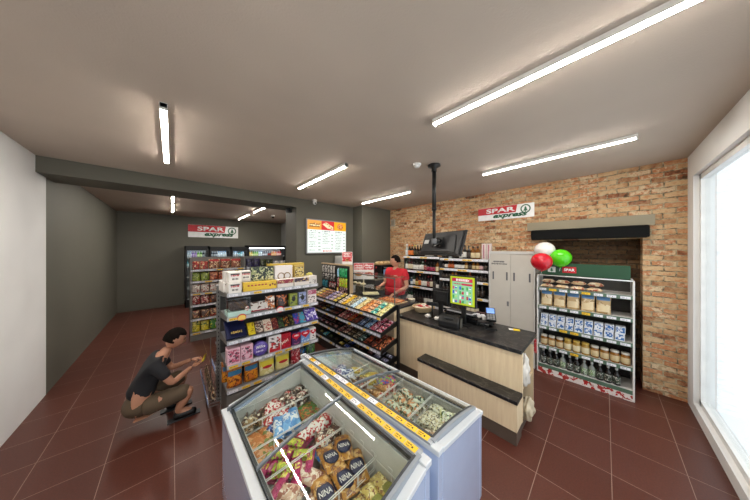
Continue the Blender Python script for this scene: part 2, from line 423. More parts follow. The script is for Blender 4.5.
def brick_mat(name, cols, mortar, dark=1.):
    m, nt, b = newmat(name); b.inputs['Roughness'].default_value = .9; b.inputs['Specular IOR Level'].default_value = .2
    N = nt.nodes.new; L = nt.links.new
    tc = N('ShaderNodeTexCoord'); se = N('ShaderNodeSeparateXYZ'); co = N('ShaderNodeCombineXYZ')
    L(tc.outputs['Object'], se.inputs[0]); L(se.outputs['Y'], co.inputs['X']); L(se.outputs['Z'], co.inputs['Y'])
    wn = N('ShaderNodeTexNoise'); wn.inputs['Scale'].default_value = 7; wn.inputs['Detail'].default_value = 3; L(co.outputs[0], wn.inputs['Vector'])
    wm = N('ShaderNodeVectorMath'); wm.operation = 'SCALE'; wm.inputs['Scale'].default_value = .04; L(wn.outputs['Color'], wm.inputs[0])
    wa = N('ShaderNodeVectorMath'); wa.operation = 'ADD'; L(co.outputs[0], wa.inputs[0]); L(wm.outputs[0], wa.inputs[1])
    br = N('ShaderNodeTexBrick'); br.inputs['Scale'].default_value = 1; br.inputs['Brick Width'].default_value = .2; br.inputs['Row Height'].default_value = .068
    br.inputs['Mortar Size'].default_value = .009; br.inputs['Mortar Smooth'].default_value = .6; br.offset_frequency = 2; br.inputs['Bias'].default_value = 0
    br.inputs['Color1'].default_value = (0, 0, 0, 1); br.inputs['Color2'].default_value = (1, 1, 1, 1); br.inputs['Mortar'].default_value = (.5, .5, .5, 1)
    L(wa.outputs[0], br.inputs['Vector'])
    bw = N('ShaderNodeRGBToBW'); L(br.outputs['Color'], bw.inputs[0])
    n2 = N('ShaderNodeTexNoise'); n2.inputs['Scale'].default_value = 2.2; n2.inputs['Detail'].default_value = 5; L(co.outputs[0], n2.inputs['Vector'])
    n3 = N('ShaderNodeTexNoise'); n3.inputs['Scale'].default_value = 17; n3.inputs['Detail'].default_value = 6; n3.inputs['Roughness'].default_value = .7; L(co.outputs[0], n3.inputs['Vector'])
    a = N('ShaderNodeMath'); a.operation = 'MULTIPLY_ADD'; L(bw.outputs[0], a.inputs[0]); a.inputs[1].default_value = .6
    b1 = N('ShaderNodeMath'); b1.operation = 'MULTIPLY'; L(n2.outputs['Fac'], b1.inputs[0]); b1.inputs[1].default_value = .45; L(b1.outputs[0], a.inputs[2])
    a2 = N('ShaderNodeMath'); a2.operation = 'MULTIPLY_ADD'; L(n3.outputs['Fac'], a2.inputs[0]); a2.inputs[1].default_value = .8; L(a.outputs[0], a2.inputs[2])
    a3 = N('ShaderNodeMath'); a3.operation = 'SUBTRACT'; L(a2.outputs[0], a3.inputs[0]); a3.inputs[1].default_value = .42
    rp = N('ShaderNodeValToRGB'); e = rp.color_ramp.elements
    e[0].position = .12; e[0].color = lin(hx(cols[0])) + (1,); e[1].position = .92; e[1].color = lin(hx(cols[-1])) + (1,)
    for i, c in enumerate(cols[1:-1]): q = e.new(.12+.8*(i+1)/(len(cols)-1)); q.color = lin(hx(c)) + (1,)
    L(a3.outputs[0], rp.inputs['Fac'])
    mx = N('ShaderNodeMix'); mx.data_type = 'RGBA'; L(br.outputs['Fac'], mx.inputs['Factor']); L(rp.outputs['Color'], mx.inputs['A'])
    mr = N('ShaderNodeValToRGB'); mr.color_ramp.elements[0].position = .42; mr.color_ramp.elements[1].position = .56; mr.color_ramp.elements[0].color = tuple(x*.28 for x in lin(hx(mortar))) + (1,); mr.color_ramp.elements[1].color = lin(hx(mortar)) + (1,)
    L(n3.outputs['Fac'], mr.inputs['Fac']); L(mr.outputs['Color'], mx.inputs['B'])
    n4 = N('ShaderNodeTexNoise'); n4.inputs['Scale'].default_value = 9; n4.inputs['Detail'].default_value = 6; L(co.outputs[0], n4.inputs['Vector'])
    r4 = N('ShaderNodeValToRGB'); r4.color_ramp.elements[0].position = .52; r4.color_ramp.elements[1].position = .66; L(n4.outputs['Fac'], r4.inputs['Fac'])
    f4 = N('ShaderNodeMath'); f4.operation = 'MULTIPLY'; f4.inputs[1].default_value = .35; L(r4.outputs['Color'], f4.inputs[0])
    m4 = N('ShaderNodeMix'); m4.data_type = 'RGBA'; L(f4.outputs[0], m4.inputs['Factor']); L(mx.outputs['Result'], m4.inputs['A']); m4.inputs['B'].default_value = lin(hx(mortar)) + (1,)
    L(m4.outputs['Result'], b.inputs['Base Color'])
    h1 = N('ShaderNodeMath'); h1.operation = 'MULTIPLY_ADD'; L(br.outputs['Fac'], h1.inputs[0]); h1.inputs[1].default_value = -1; L(n3.outputs['Fac'], h1.inputs[2])
    bp = N('ShaderNodeBump'); bp.inputs['Strength'].default_value = .7; bp.inputs['Distance'].default_value = .012
    L(h1.outputs[0], bp.inputs['Height']); L(bp.outputs['Normal'], b.inputs['Normal'])
    return m
BRICK = brick_mat('old_buff_brick', ['#54402f', '#9c6244', '#ad8460', '#c59a70', '#d2b48c', '#c8966c', '#bb7850', '#dfcaa6', '#b0926e'], '#c6b493')
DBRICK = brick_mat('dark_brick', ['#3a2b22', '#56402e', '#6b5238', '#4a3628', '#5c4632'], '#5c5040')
def tile_mat():
    m, nt, b = newmat('red_brown_tile'); N = nt.nodes.new; L = nt.links.new
    b.inputs['Roughness'].default_value = .38; b.inputs['Specular IOR Level'].default_value = .45
    tc = N('ShaderNodeTexCoord'); mp = N('ShaderNodeMapping'); mp.inputs['Location'].default_value = (-.015, .0375, 0); L(tc.outputs['Object'], mp.inputs['Vector'])
    br = N('ShaderNodeTexBrick'); br.offset = 0; br.inputs['Scale'].default_value = 1; br.inputs['Brick Width'].default_value = .4475; br.inputs['Row Height'].default_value = .4375
    br.inputs['Mortar Size'].default_value = .0022; br.inputs['Mortar Smooth'].default_value = .1
    br.inputs['Color1'].default_value = lin(hx('#552c22')) + (1,); br.inputs['Color2'].default_value = lin(hx('#5c3228')) + (1,); br.inputs['Mortar'].default_value = lin(hx('#9a8072')) + (1,)
    L(mp.outputs[0], br.inputs['Vector'])
    ns = N('ShaderNodeTexNoise'); ns.inputs['Scale'].default_value = 85; ns.inputs['Detail'].default_value = 2; L(tc.outputs['Object'], ns.inputs['Vector'])
    rp = N('ShaderNodeValToRGB'); rp.color_ramp.elements[0].position = .35; rp.color_ramp.elements[1].position = .7
    rp.color_ramp.elements[0].color = (.84, .84, .85, 1); rp.color_ramp.elements[1].color = (1.08, 1.06, 1.04, 1); L(ns.outputs['Fac'], rp.inputs['Fac'])
    mx = N('ShaderNodeMix'); mx.data_type = 'RGBA'; mx.blend_type = 'MULTIPLY'; mx.inputs['Factor'].default_value = 1
    L(br.outputs['Color'], mx.inputs['A']); L(rp.outputs['Color'], mx.inputs['B']); L(mx.outputs['Result'], b.inputs['Base Color'])
    bp = N('ShaderNodeBump'); bp.inputs['Strength'].default_value = .25; bp.inputs['Distance'].default_value = .003; bp.invert = True
    L(br.outputs['Fac'], bp.inputs['Height']); L(bp.outputs['Normal'], b.inputs['Normal'])
    return m
def slab(name, m, *boxes, label=None):
    mb = MB()
    for b in boxes: mb.box(*b)
    return struct(mb.build(name, m), label)
slab('floor', tile_mat(), (LX-.2, WX+.6, RY-.1, BY+.2, -.1, 0), label='dark red brown tiled shop floor with pale grout lines')
slab('ceiling', CEIL, (LX-.2, WX+.6, RY-.1, BY+.2, H, H+.12), label='flat grey beige plaster ceiling')
# brick wall with an opening in its right part
OY0, OY1, OZ = -.35, .72, 2.05
slab('wall_right', BRICK, (WX, WX+.3, OY1, 6.2, 0, H), (WX, WX+.3, OY0, OY1, OZ, H), (WX, WX+.3, RY, OY0, 0, H), label='exposed buff and orange brick wall behind the bottle shelves')
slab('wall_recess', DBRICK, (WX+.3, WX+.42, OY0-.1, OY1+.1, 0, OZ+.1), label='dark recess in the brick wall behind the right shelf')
slab('trim_1', noise_paint('grey_stone', '#9a917c', .6, 20), (WX-.035, WX, -.45, .95, 2.222, 2.36), label='grey stone lintel over the opening in the brick wall')
# dark grey wall, opening header and jamb
slab('wall_back', GREY, (2.01, WX, MY, MY+.6, 0, H), label='dark grey wall holding the lit menu board')
slab('wall_header', GREY, (LX, 2.01, MY, MY+.6, 2.83, H), label='dark grey beam over the opening to the back room')
slab('wall_corner', GREY, (3.58, WX, 4.30, MY, 0, H), label='dark grey boxed corner beside the brick wall')
slab('wall_far', GREY, (LX, WX, BY, BY+.15, 0, H), label='dark grey far wall of the back room')
slab('wall_far_side', noise_paint('mid_grey_paint', '#8b8b88', .1, 140), (3.55, 3.7, MY+.6, BY, 0, H), label='lighter grey side wall of the back room')
slab('wall_left', WHITEW, (LX-.15, LX, RY, MY+.3, 0, H), label='plain white side wall')
slab('wall_left_far', GREY, (LX-.15, LX, MY+.3, BY, 0, H), label='dark grey side wall of the back room')
# shop front with glass on the side next to the camera
slab('wall_front', WHITEW, (LX, -.9, RY-.15, RY, 0, H), (4.4, WX, RY-.15, RY, 0, H), (-.9, 4.4, RY-.15, RY, 2.75, H), (-.9, 4.4, RY-.15, RY, 0, .12), label='white wall around the shop front glazing')
FRM = mat('#e8e8e6', .4); GLS = glassmat()
for i in range(4):
    x0 = -.9 + 5.3*i/4; x1 = x0 + 5.3/4
    w = thing('window_%d' % (i+1), 'tall shop front window, %s pane from the left wall' % ['first', 'second', 'third', 'fourth'][i], None); w['kind'] = 'structure'
    m = MB(); m.box(x0, x0+.05, RY-.1, RY-.04, .12, 2.75); m.box(x1-.05, x1, RY-.1, RY-.04, .12, 2.75); m.box(x0, x1, RY-.1, RY-.04, .12, .18); m.box(x0, x1, RY-.1, RY-.04, 2.69, 2.75)
    struct(m.build('window_frame', FRM, w)); g = MB(); g.box(x0+.05, x1-.05, RY-.075, RY-.069, .18, 2.69); struct(g.build('window_pane', GLS, w))
for i, b in enumerate([(2.01, 3.58, MY-.012, MY, 0, .08), (3.58, WX, 4.288, 4.30, 0, .08)]): slab('baseboard_%s' % ['back', 'corner'][i], mat('#2d2d2c', .5), b, label='dark skirting along the %s' % ['menu board wall', 'boxed corner'][i])

# ------------------------------------------------------------------ light fittings
TUBE = mat('#fff8ee', .4, emit=TUBE_E, var=0.)
def tube_light(x, y0, y1, label, z=H):
    t = thing('ceiling_light', label, 'ceiling light', (x, (y0+y1)/2, z), 0, 'slim linear ceiling lights')
    L = (y1-y0)/2
    m = MB(); m.box(-.024, .024, -L, L, -.039, -.001); m.build('housing', mat('#e9e7e2', .4), t, bevel=.003)
    m = MB(); m.prism([(-.019, -.038), (-.019, -.0425), (-.010, -.046), (.010, -.046), (.019, -.0425), (.019, -.038)], 'y', -L+.012, L-.012, smooth=True); m.build('diffuser', TUBE, t)
    for s in (-1, 1):
        m = MB(); m.box(-.023, .023, min(s*L, s*(L-.012)), max(s*L, s*(L-.012)), -.055, -.001); m.build('end_cap', mat('#d8d6d2', .4), t)
tube_light(1.67, -.42, 1.03, 'bright ceiling light crossing above the counter, nearest and largest')
tube_light(1.67, 2.33, 3.78, 'ceiling light running toward the lit menu board')
tube_light(3.33, -.22, 1.23, 'ceiling light in front of the brick wall above the lockers')
tube_light(3.33, 2.54, 3.98, 'ceiling light near the dark grey boxed corner')
tube_light(-.05, 2.33, 3.78, 'ceiling light beside the white side wall, left of the gondola')
tube_light(.01, -.42, 1.03, 'ceiling light overhead, left of the freezers')
tube_light(1.78, 5.95, 7.15, 'back room ceiling light nearer to the beam')
tube_light(1.78, 7.7, 9.2, 'back room ceiling light nearer to the far wall')
tube_light(.01, 5.4, 6.9, 'back room ceiling light just behind the beam, beside the left wall')  # unseen tube added to brighten the far ceiling
tube_light(3.1, 6.2, 7.7, 'light added to brighten the back room ceiling, near the lighter side wall')  # another added tube, hidden behind the menu wall, brightens the back room
tube_light(.01, 7.2, 8.7, 'light added to brighten the back room ceiling, farther back beside the left wall')  # added out of view to light the deep end of the back room

BLK = mat('#0d0d0d', .45); BLKG = mat('#101012', .22); DG = mat('#2b2c2e', .5); MG = mat('#6d6e70', .45); LG = mat('#b7b8ba', .4); WH = mat('#ecebe8', .4); CHR = mat('#b0b2b5', .25, 1.)
# smoke detector, camera, wall box, far camera
o = thing('smoke_detector', 'round white smoke detector on the ceiling beside the black pole', 'smoke detector', (2.37, 1.71, H))
MB().lathe([(.055, -.001), (.055, -.015), (.05, -.02), (.001, -.021)], 20).build('base', WH, o); MB().lathe([(.035, -.019), (.038, -.034), (.03, -.048), (.001, -.05)], 20).build('sensor_head', WH, o)
o = thing('security_camera', 'small white camera where the ceiling meets the dark grey wall', 'security camera', (2.38, 4.55, H))
MB().lathe([(.05, -.001), (.05, -.03), (.035, -.045)], 16).build('base', WH, o); MB().ball((0, 0, -.07), .045, 14).build('camera_head', WH, o); MB().ball((0, -.035, -.085), .018, 10).build('lens', BLKG, o)
o = thing('security_camera', 'small black camera under the beam end of the opening', 'security camera', (1.93, 4.95, 2.83))
MB().lathe([(.045, -.001), (.045, -.025), (.03, -.03)], 16).build('base', BLK, o); MB().box(-.05, .05, -.09, .03, -.1, -.03).build('camera_head', BLK, o, bevel=.012); MB().ball((0, -.09, -.065), .02, 10).build('lens', BLKG, o)
o = thing('security_camera', 'small white dome camera on the back room ceiling', 'security camera', (2.45, 7.6, H))
MB().lathe([(.06, -.001), (.06, -.04), (.05, -.05)], 16).build('base', WH, o); MB().ball((0, 0, -.06), .045, 12).build('lens', BLKG, o)
o = thing('junction_box', 'small grey box high on the brick wall beside the dark corner', 'junction box', (WX, 4.17, 2.55))
MB().box(-.04, -.001, -.07, .07, 0, .2).build('housing', mat('#a59d8c', .6), o, bevel=.005); MB().box(-.046, -.04, -.05, .05, .04, .15).build('cover', mat('#8e8778', .6), o)

# ------------------------------------------------------------------ shop signs
RED = mat('#c8202c', .35); GRN = mat('#12603f', .4)
def fir(cx, cz, s):
    p = [(-.10, -1), (-.10, -.62), (-.62, -.62), (-.28, -.22), (-.46, -.22), (-.16, .2), (-.30, .2), (0, .78)]
    q = p + [(-x, z) for x, z in reversed(p[:-1])]
    return [(cx+x*s, cz+z*s) for x, z in q]
def shop_sign(label, w, h, loc, rz, cut=.73):
    t = thing('shop_sign', label, 'sign', loc, rz)
    MB().box(0, w, 0, .02, 0, h).build('panel', mat('#f3f3f3', .35), t, bevel=.003)
    m = MB(); m.prism([(0, h*.44), (0, h-.004), (w*cut, h-.004), (w*(cut-.025), h*.44)], 'y', -.0025, .001); m.build('red_band', RED, t)
    text_mesh('SPAR', w*.53, h*.34, mat('#ffffff', .4), 'lettering', t, offset=.03, loc=(w*.165, -.0035, h*.54))
    text_mesh('express', w*.60, h*.36, GRN, 'lettering', t, offset=.04, shear=.35, loc=(w*.30, -.0035, h*.02))
    cx, cz, R = w*.865, h*.62, h*.31
    m = MB(); n = 40
    vs = [(cx+R*k*math.cos(2*PI*i/n), y, cz+R*k*math.sin(2*PI*i/n)) for y in (-.0035, .001) for k in (1, .76) for i in range(n)]
    fs = []
    for i in range(n):
        j = (i+1) % n; fs += [(i, j, n+j, n+i), (2*n+i, 3*n+i, 3*n+j, 2*n+j), (i, 2*n+i, 2*n+j, j), (n+i, n+j, 3*n+j, 3*n+i)]
    m.add(vs, fs); m.prism(fir(cx, cz, R*.78), 'y', -.0035, .001); m.build('tree_emblem', GRN, t)
    return t
shop_sign('red and white shop sign with green tree, hung on the brick wall', .95, .25, (WX-.022, 1.8, 2.473), -PI/2)
shop_sign('red and white shop sign with green tree, on the far grey wall', 1.49, .44, (.40, BY-.022, 2.315), 0)

# ------------------------------------------------------------------ menu board
t = thing('menu_board', 'lit white menu board with three food pictures on the dark grey wall', 'menu board', (2.22, MY-.05, 1.79))
bw, bh = 1.11, .81
MB().box(0, bw, 0, .049, 0, bh).build('case', mat('#8c8e90', .4, .6), t, bevel=.004)
MB().box(.025, bw-.025, -.003, .002, .025, bh-.025).build('screen', mat('#e3f1ef', .3, emit=SCR_E, var=0), t)
pics = [('#f0a33a', '#a8702c', '#e6e0b8'), ('#d2282c', '#e8a24a', '#f6e2c0'), ('#f0b020', '#d8743a', '#f2e0b4')]
for i, (a, b_, c) in enumerate(pics):
    x0 = .025 + (bw-.05)*i/3; x1 = x0 + (bw-.05)/3
    def em(c, e=SCR_E*.8): return mat(c, .3, emit=e, var=0)
    m = MB(); m.box(x0, x1, -.006, -.003, bh*.70, bh-.025, 0)
    cx = (x0+x1)/2; cz = bh*.83; r = random.Random(i+4)
    if i == 0:
        for k in range(3): m.prism([(cx-.14+.01*k, cz-.05+k*.03), (cx+.14-.01*k, cz-.05+k*.03), (cx+.13, cz-.025+k*.03), (cx-.13, cz-.025+k*.03)], 'y', -.009, -.006, 1+(k % 2))
        for k in range(16): q = (cx-.13+.017*k, cz+r.uniform(-.04, .04)); m.box(q[0], q[0]+.02, -.011, -.009, q[1], q[1]+.018, 3+k % 3)
    elif i == 1:
        m.prism([(cx-.15, cz+.03), (cx-.02, cz-.06), (cx+.15, cz-.09), (cx+.15, cz-.02), (cx-.05, cz+.08)], 'y', -.009, -.006, 2)
        for k in range(16): q = (cx-.09+.014*k, cz+.03-.006*k+r.uniform(-.03, .03)); m.box(q[0], q[0]+.025, -.011, -.009, q[1], q[1]+.02, [1, 3, 5, 1][k % 4])
    else:
        n = 20; m.prism([(cx+.09*math.cos(2*PI*k/n), cz+.075*math.sin(2*PI*k/n)) for k in range(n)], 'y', -.009, -.006, 1)
        for k in range(14): a_ = k*2.4; q = (cx+.02*k**.5*math.cos(a_), cz+.018*k**.5*math.sin(a_)); m.box(q[0]-.009, q[0]+.009, -.011, -.009, q[1]-.008, q[1]+.008, [2, 3, 5][k % 3])
    m.build('food_picture', [em(a), em(b_), em(c), em('#3f7a2c'), em('#b8302a'), em('#f4e4b0')], t)
    # price list column
    m = MB(); cw = x1-x0; m.M = Matrix.Identity(4)
    scribble(m, x0+.03, x0+cw*.7, bh*.645, .022, -.003, 0, 40+i)
    for k in range(11):
        z = bh*(.60-.05*k)
        if i == 1 and k > 9: continue
        if r.random() < .85: scribble(m, x0+.03, x0+cw*r.uniform(.45, .68), z, .012, -.003, 0, 60+i*20+k)
        if k % 2 == i % 2: scribble(m, x0+cw*.76, x0+cw*.93, z, .018, -.003, 1, 90+i*20+k, dense=1)
    m.build('price_list', [mat('#3a444a', .5), mat('#12583a', .5)], t)
m = MB(); m.ball((bw*.40, -.004, .062), (.018, .002, .018), 10); scribble(m, bw*.43, bw*.6, .05, .022, -.003, 0, 5, dense=1); m.build('small_logo', mat('#d8303a', .4, emit=.3), t)
# ------------------------------------------------------------------ chest freezers
FW = mat('#b4c3e0', .25, var=.02, spec=.8); FW.node_tree.nodes['Principled BSDF'].inputs['Coat Weight'].default_value = 1; FW.node_tree.nodes['Principled BSDF'].inputs['Coat Roughness'].default_value = .22
RIM = mat('#ccd0d4', .3, var=.02); LIN = mat('#dcdcd6', .35, var=.04); GRYP = mat('#8e949b', .35, var=.03); DGRY = mat('#3c3f43', .4)
WIRE = mat('#e4e4e0', .35); MIDB = mat('#6c7278', .35); LID = glassmat('lid_glass', (.95, .975, .965), 1.3)
def freezer(label, ox, oy, rz, W, L, low_left, pattern, cells):
    t = thing('chest_freezer', label, 'freezer', (ox, oy, 0), rz)
    X = (lambda x: x) if low_left else (lambda x: W-x)
    zl, zh = .72, .87
    zr = lambda x: zl + (zh-zl)*x/W
    zc = lambda x: zr(x) + .1*(x/W)*(1-x/W)
    def bx(m, x0, x1, *r): a, b = sorted((X(x0), X(x1))); m.box(a, b, *r)
    def pr(m, poly, a, b, mi=0, smooth=False): m.prism([(X(x), z) for x, z in poly], 'y', a, b, mi, smooth)
    m = MB()
    bx(m, .006, .05, .006, L-.006, .1, zl-.024); bx(m, W-.05, W-.006, .006, L-.006, .1, zh-.030)
    for y in (.006, L-.055): pr(m, [(.05, .1), (W-.05, .1), (W-.05, zr(W-.05)-.026), (.05, zr(.05)-.026)], y, y+.049)
    bx(m, .05, W-.05, .055, L-.055, .1, .40); m.build('body', FW, t, bevel=.006)
    m = MB(); bx(m, .06, W-.06, .06, L-.06, .0, .1); m.build('plinth', DGRY, t)
    m = MB(); bx(m, .05, .066, .055, L-.055, .4, zl-.03); bx(m, W-.066, W-.05, .055, L-.055, .4, zh-.04)
    for y in (.055, L-.068): pr(m, [(.06, .4), (W-.06, .4), (W-.06, zh-.04), (.06, zl-.035)], y, y+.013)
    bx(m, .06, W-.06, .06, L-.06, .4, .50); m.build('liner', LIN, t)
    m = MB(); bx(m, .0, .045, 0, L, zl-.026, zl); bx(m, W-.052, W, 0, L, zh-.03, zh)
    for y in (0, L-.045): pr(m, [(.045, zr(.045)-.026), (W-.05, zr(W-.05)-.026), (W-.05, zr(W-.05)), (.045, zr(.045))], y, y+.045)
    m.build('rim', RIM, t, bevel=.004, seg=2)
    N = 12; xs = [.03+(W-.06)*i/N for i in range(N+1)]
    for y in (.041, L-.055):
        m = MB(); pr(m, [(x, zr(x)-.03 if y < .1 else zc(x)-.012) for x in xs] + [(x, zc(x)+(.012 if y < .1 else .007)) for x in reversed(xs)], y, y+(.024 if y < .1 else .016)); m.build('end_frame', GRYP if y < .1 else MIDB, t)
    m = MB(); bx(m, .052, .068, .06, L-.06, zl-.012, zl+.006); bx(m, W-.068, W-.052, .06, L-.06, zh-.02, zh+.004); m.build('gasket', DGRY, t)
    for k, (y0, y1, dz) in enumerate([(.065, L/2, .004), (L/2, L-.065, .0)]):
        m = MB(); xx = [.05+(W-.1)*i/N for i in range(N+1)]
        m.sheet([(X(x), zc(x)+dz) for x in [.05+(W-.1)*i/24 for i in range(25)]], y0, y1, .004)
        lid = m.build('sliding_lid', LID, t)
        ye = y1 if k == 0 else y0
        m = MB(); pr(m, [(x, zc(x)+dz-.006) for x in xx] + [(x, zc(x)+dz+.011) for x in reversed(xx)], ye-.008, ye+.008); k == 0 and m.build('lid_frame', MIDB, lid)
        if k == 0:
            m = MB(); hx_ = [W*.40+W*.16*i/6 for i in range(7)]
            m.tube([(X(x), ye-.004-.022*math.sin(PI*i/6), zc(x)+.018) for i, x in enumerate(hx_)], .008, 8); m.build('lid_handle', MIDB, lid)
        y = y0 if k == 0 else y1
        m = MB(); pr(m, [(x, zc(x)+dz-.006) for x in xx] + [(x, zc(x)+dz+.010) for x in reversed(xx)], y-.006, y+.006); m.build('lid_frame', DGRY, lid)
    # price rail on the high side
    m = MB(); bx(m, W-.047, W-.002, .05, L-.04, zh, zh+.006); pr(m, [(W-.002, zh), (W-.002, zh+.012), (W-.006, zh+.006)], .05, L-.04); rail = m.build('price_rail', mat('#a9adb3', .35), t)
    n = len(pattern); st = (L-.14)/n
    for i, c in enumerate(pattern):
        if c == ' ': continue
        price_tag(rail, X(W-.044) if low_left else X(W-.008), .07+st*(i+.5), zh+.008, st*.93, .036, YEL if c == 'Y' else WHT, rx=-PI/2, rz=-PI/2)
    # wire baskets
    zt = .70
    for a, b in cells:
        m = MB(); xa, xb = .078, W-.078; r = .0028
        m.tube([(X(xa), a, zt), (X(xb), a, zt), (X(xb), b, zt), (X(xa), b, zt), (X(xa), a, zt)], r, 6)
        for y in (a, b):
            m.tube([(X(xa), y, zt-.06), (X(xb), y, zt-.06)], r*.8, 5)
            for i in range(5): x = xa+(xb-xa)*i/4; m.tube([(X(x), y, zt), (X(x), y, .505)], r*.7, 5)
        k = max(2, int((b-a)/.09))
        for x, o_ in ((xa, -.012), (xb, .008)):
            for i in range(k+1):
                y = a+(b-a)*i/k; m.tube([(X(x), y, .505), (X(x), y, zt), (X(x+o_), y, zt+.018), (X(x+o_), min(y+.03, b), zt+.018), (X(x), min(y+.03, b), zt)], r*.8, 5)
        m.build('wire_basket', WIRE, t)
    return Frame(ox, oy, rz)
C1 = [(.075, .32), (.33, .625), (.635, .855), (.865, 1.085), (1.095, 1.285)]
F1 = freezer('white chest freezer with sloping glass lid, beside the gondola aisle, left and nearest', .285, .57, math.radians(1), .645, 1.36, True, 'YYYYYYWYYYYWYYY ', C1)
C2 = [(.075, .36), (.37, .66), (.67, .86), (.87, 1.09), (1.10, 1.385)]
F2 = freezer('white chest freezer standing between the other freezer and the wooden counter', .985, .575, math.radians(3), .67, 1.46, False, 'YYYYYWYYYWWYYYWYW', C2)

def pack(fr, t, x0, x1, y0, y1, nx, ny, z0, where, rz=0., layers=1, jit=.25, tilt=.12, skip=(), flat1=False):
    """packets laid in a freezer basket: nx columns, ny rows, from the near left corner"""
    k = 0; pos = []
    if layers == 1 and nx*ny > 1 and not flat1: layers = 2; z0 -= .03
    for l in range(layers):
        for j in range(ny):
            for i in range(nx):
                k += 1
                if (l, j, i) in skip: continue
                pos.append((l, j, i))
    dz = .03
    for (l, j, i) in pos:
        u = x0+(x1-x0)*(i+.5)/nx; v = y0+(y1-y0)*(j+.5)/ny
        p = fr.at(u+rnd.uniform(-.01, .01), v+rnd.uniform(-.008, .008), z0+l*dz+rnd.uniform(0, .006))
        w = []
        if nx > 1: w.append(ordinal(i, nx))
        ph = t.phrase
        lab = (w[0]+' ' if w else '') + ph
        row = ''
        if ny > 1: row = ' in the %s row' % (('near', 'far') if ny == 2 else ('near', 'middle', 'far') if ny == 3 else ('nearest', 'second', 'third', 'fourth', 'fifth'))[j]
        if layers > 1: row += (' on top' if l == layers-1 else ' underneath')
        t.put(p, (rnd.uniform(-tilt, tilt), rnd.uniform(-tilt, tilt), fr.rz+rz+rnd.uniform(-jit, jit)), (lab + row + ', ' + where).replace(' in the ', ' in ') if len((lab+row+where).split()) > 15 else lab + row + ', ' + where, 'ice creams in the ' + ('left' if fr is F1 else 'right') + ' freezer')
G = lambda a, b_, c_, sc=28: pmat(a, b_, c_, sc*GS_)
GS_ = 1.45
# --- left freezer: nearest basket to farthest
Z0 = .612
I_gold = packet('ice_cream_packet', .075, .19, .055, G('#cdb665', '#8a5a3c', '#e9dc9c', 22), 'gold and brown ice cream packet', 'ice cream', disc=mat('#8d8c3e', .5))
I_niva = packet('ice_cream_packet', .105, .20, .05, G('#c58a35', '#8f5a3c', '#e0b878', 14), 'amber ice cream packet with navy disc', 'ice cream', disc=mat('#20264a', .4), text='NINA')
I_blue = packet('ice_cream_packet', .10, .19, .05, G('#2a78c8', '#c9b48c', '#8a6a50', 12), 'bright blue ice cream packet', 'ice cream', band=G('#c8b894', '#8c7350', '#e2d8b8', 18))
I_pinkc = packet('ice_cream_packet', .085, .15, .045, G('#d8b49a', '#efe2cf', '#a86a56', 16), 'pale peach ice cream packet', 'ice cream')
I_mag = packet('ice_cream_packet', .045, .20, .035, G('#b02a62', '#8f1f50', '#c84a7a', 20), 'magenta ice lolly packet', 'ice lolly', band=G('#e4d640', '#b02a62', '#f0e888', 30), bl=.3)
I_lime = packet('ice_cream_packet', .05, .11, .03, G('#a8b83a', '#d6d84a', '#b02a62', 20), 'lime green ice lolly packet', 'ice lolly')
I_redw = packet('ice_cream_packet', .085, .17, .045, G('#c02028', '#f1ebe2', '#f1ebe2', 24), 'red and white ice cream packet', 'ice cream', band=G('#f2ede6', '#c02028', '#e8d8b8', 16))
I_dark = packet('ice_cream_packet', .09, .17, .045, G('#4a2c24', '#6b4636', '#e2d5be', 16), 'dark brown ice cream packet', 'ice cream', disc=G('#e3d9c3', '#5a4030', '#b04a30', 30))
I_sky = packet('ice_cream_packet', .065, .19, .05, G('#5c9ad6', '#7cb4e6', '#f0f2f4', 9), 'sky blue ice cream packet', 'ice cream', band=G('#f2f4f6', '#5c9ad6', '#5c9ad6', 40), bl=.38)
I_grn = packet('ice_cream_packet', .06, .16, .03, G('#3f7a30', '#c8783a', '#8a4a2c', 20), 'green ice cream packet with orange print', 'ice cream')
I_por = packet('ice_cream_packet', .10, .17, .045, G('#c07840', '#e0a878', '#6a7a3a', 9), 'orange brown ice cream packet', 'ice cream')
I_cho = packet('ice_cream_packet', .08, .16, .045, G('#30201b', '#8a6850', '#efe7da', 20), 'black and cream ice cream packet', 'ice cream', band=G('#b82a2c', '#f0e8dc', '#f0e8dc', 26), bl=.35)
I_cono = cone('ice_cream_cone', .034, .17, G('#3e2a20', '#8a6844', '#d8cbb0', 16), G('#b89a6a', '#4a3424', '#f0e8d4', 24), 'brown wrapped ice cream cone with cream lid')
I_navy = packet('ice_cream_packet', .08, .15, .04, G('#243a7a', '#e8e8f0', '#3f78c0', 22), 'navy ice cream packet with white print', 'ice cream')
w = 'left freezer'
pack(F1, I_gold, .26, .56, .08, .31, 4, 1, Z0+.02, 'nearest basket of left freezer', -.1, jit=.08)
pack(F1, I_pinkc, .09, .34, .335, .62, 2, 2, Z0, 'left freezer behind the gold packets', .5, layers=2, skip=[(1, 0, 1)])
pack(F1, I_niva, .24, .56, .345, .48, 3, 1, Z0+.012, 'left freezer near basket', -.25, jit=.2)
pack(F1, I_niva, .36, .56, .47, .62, 2, 1, Z0+.03, 'second basket of left freezer, behind the others', -.4, jit=.2)
pack(F1, I_blue, .36, .44, .53, .6, 1, 1, Z0+.012, 'left freezer beside the amber packets', .2)
pack(F1, I_mag, .09, .36, .65, .85, 4, 1, Z0, 'middle basket of left freezer', -.9, layers=2, jit=.3)
pack(F1, I_mag, .12, .34, .55, .66, 3, 1, Z0+.045, 'left freezer crossing the basket wire', -.7, jit=.3)
pack(F1, I_lime, .12, .34, .6, .8, 2, 2, Z0+.065, 'left freezer among the magenta ones', 1.0, jit=.6)
pack(F1, I_redw, .37, .56, .74, .85, 2, 1, Z0+.015, 'left freezer middle basket', -1.3, layers=2, jit=.2)
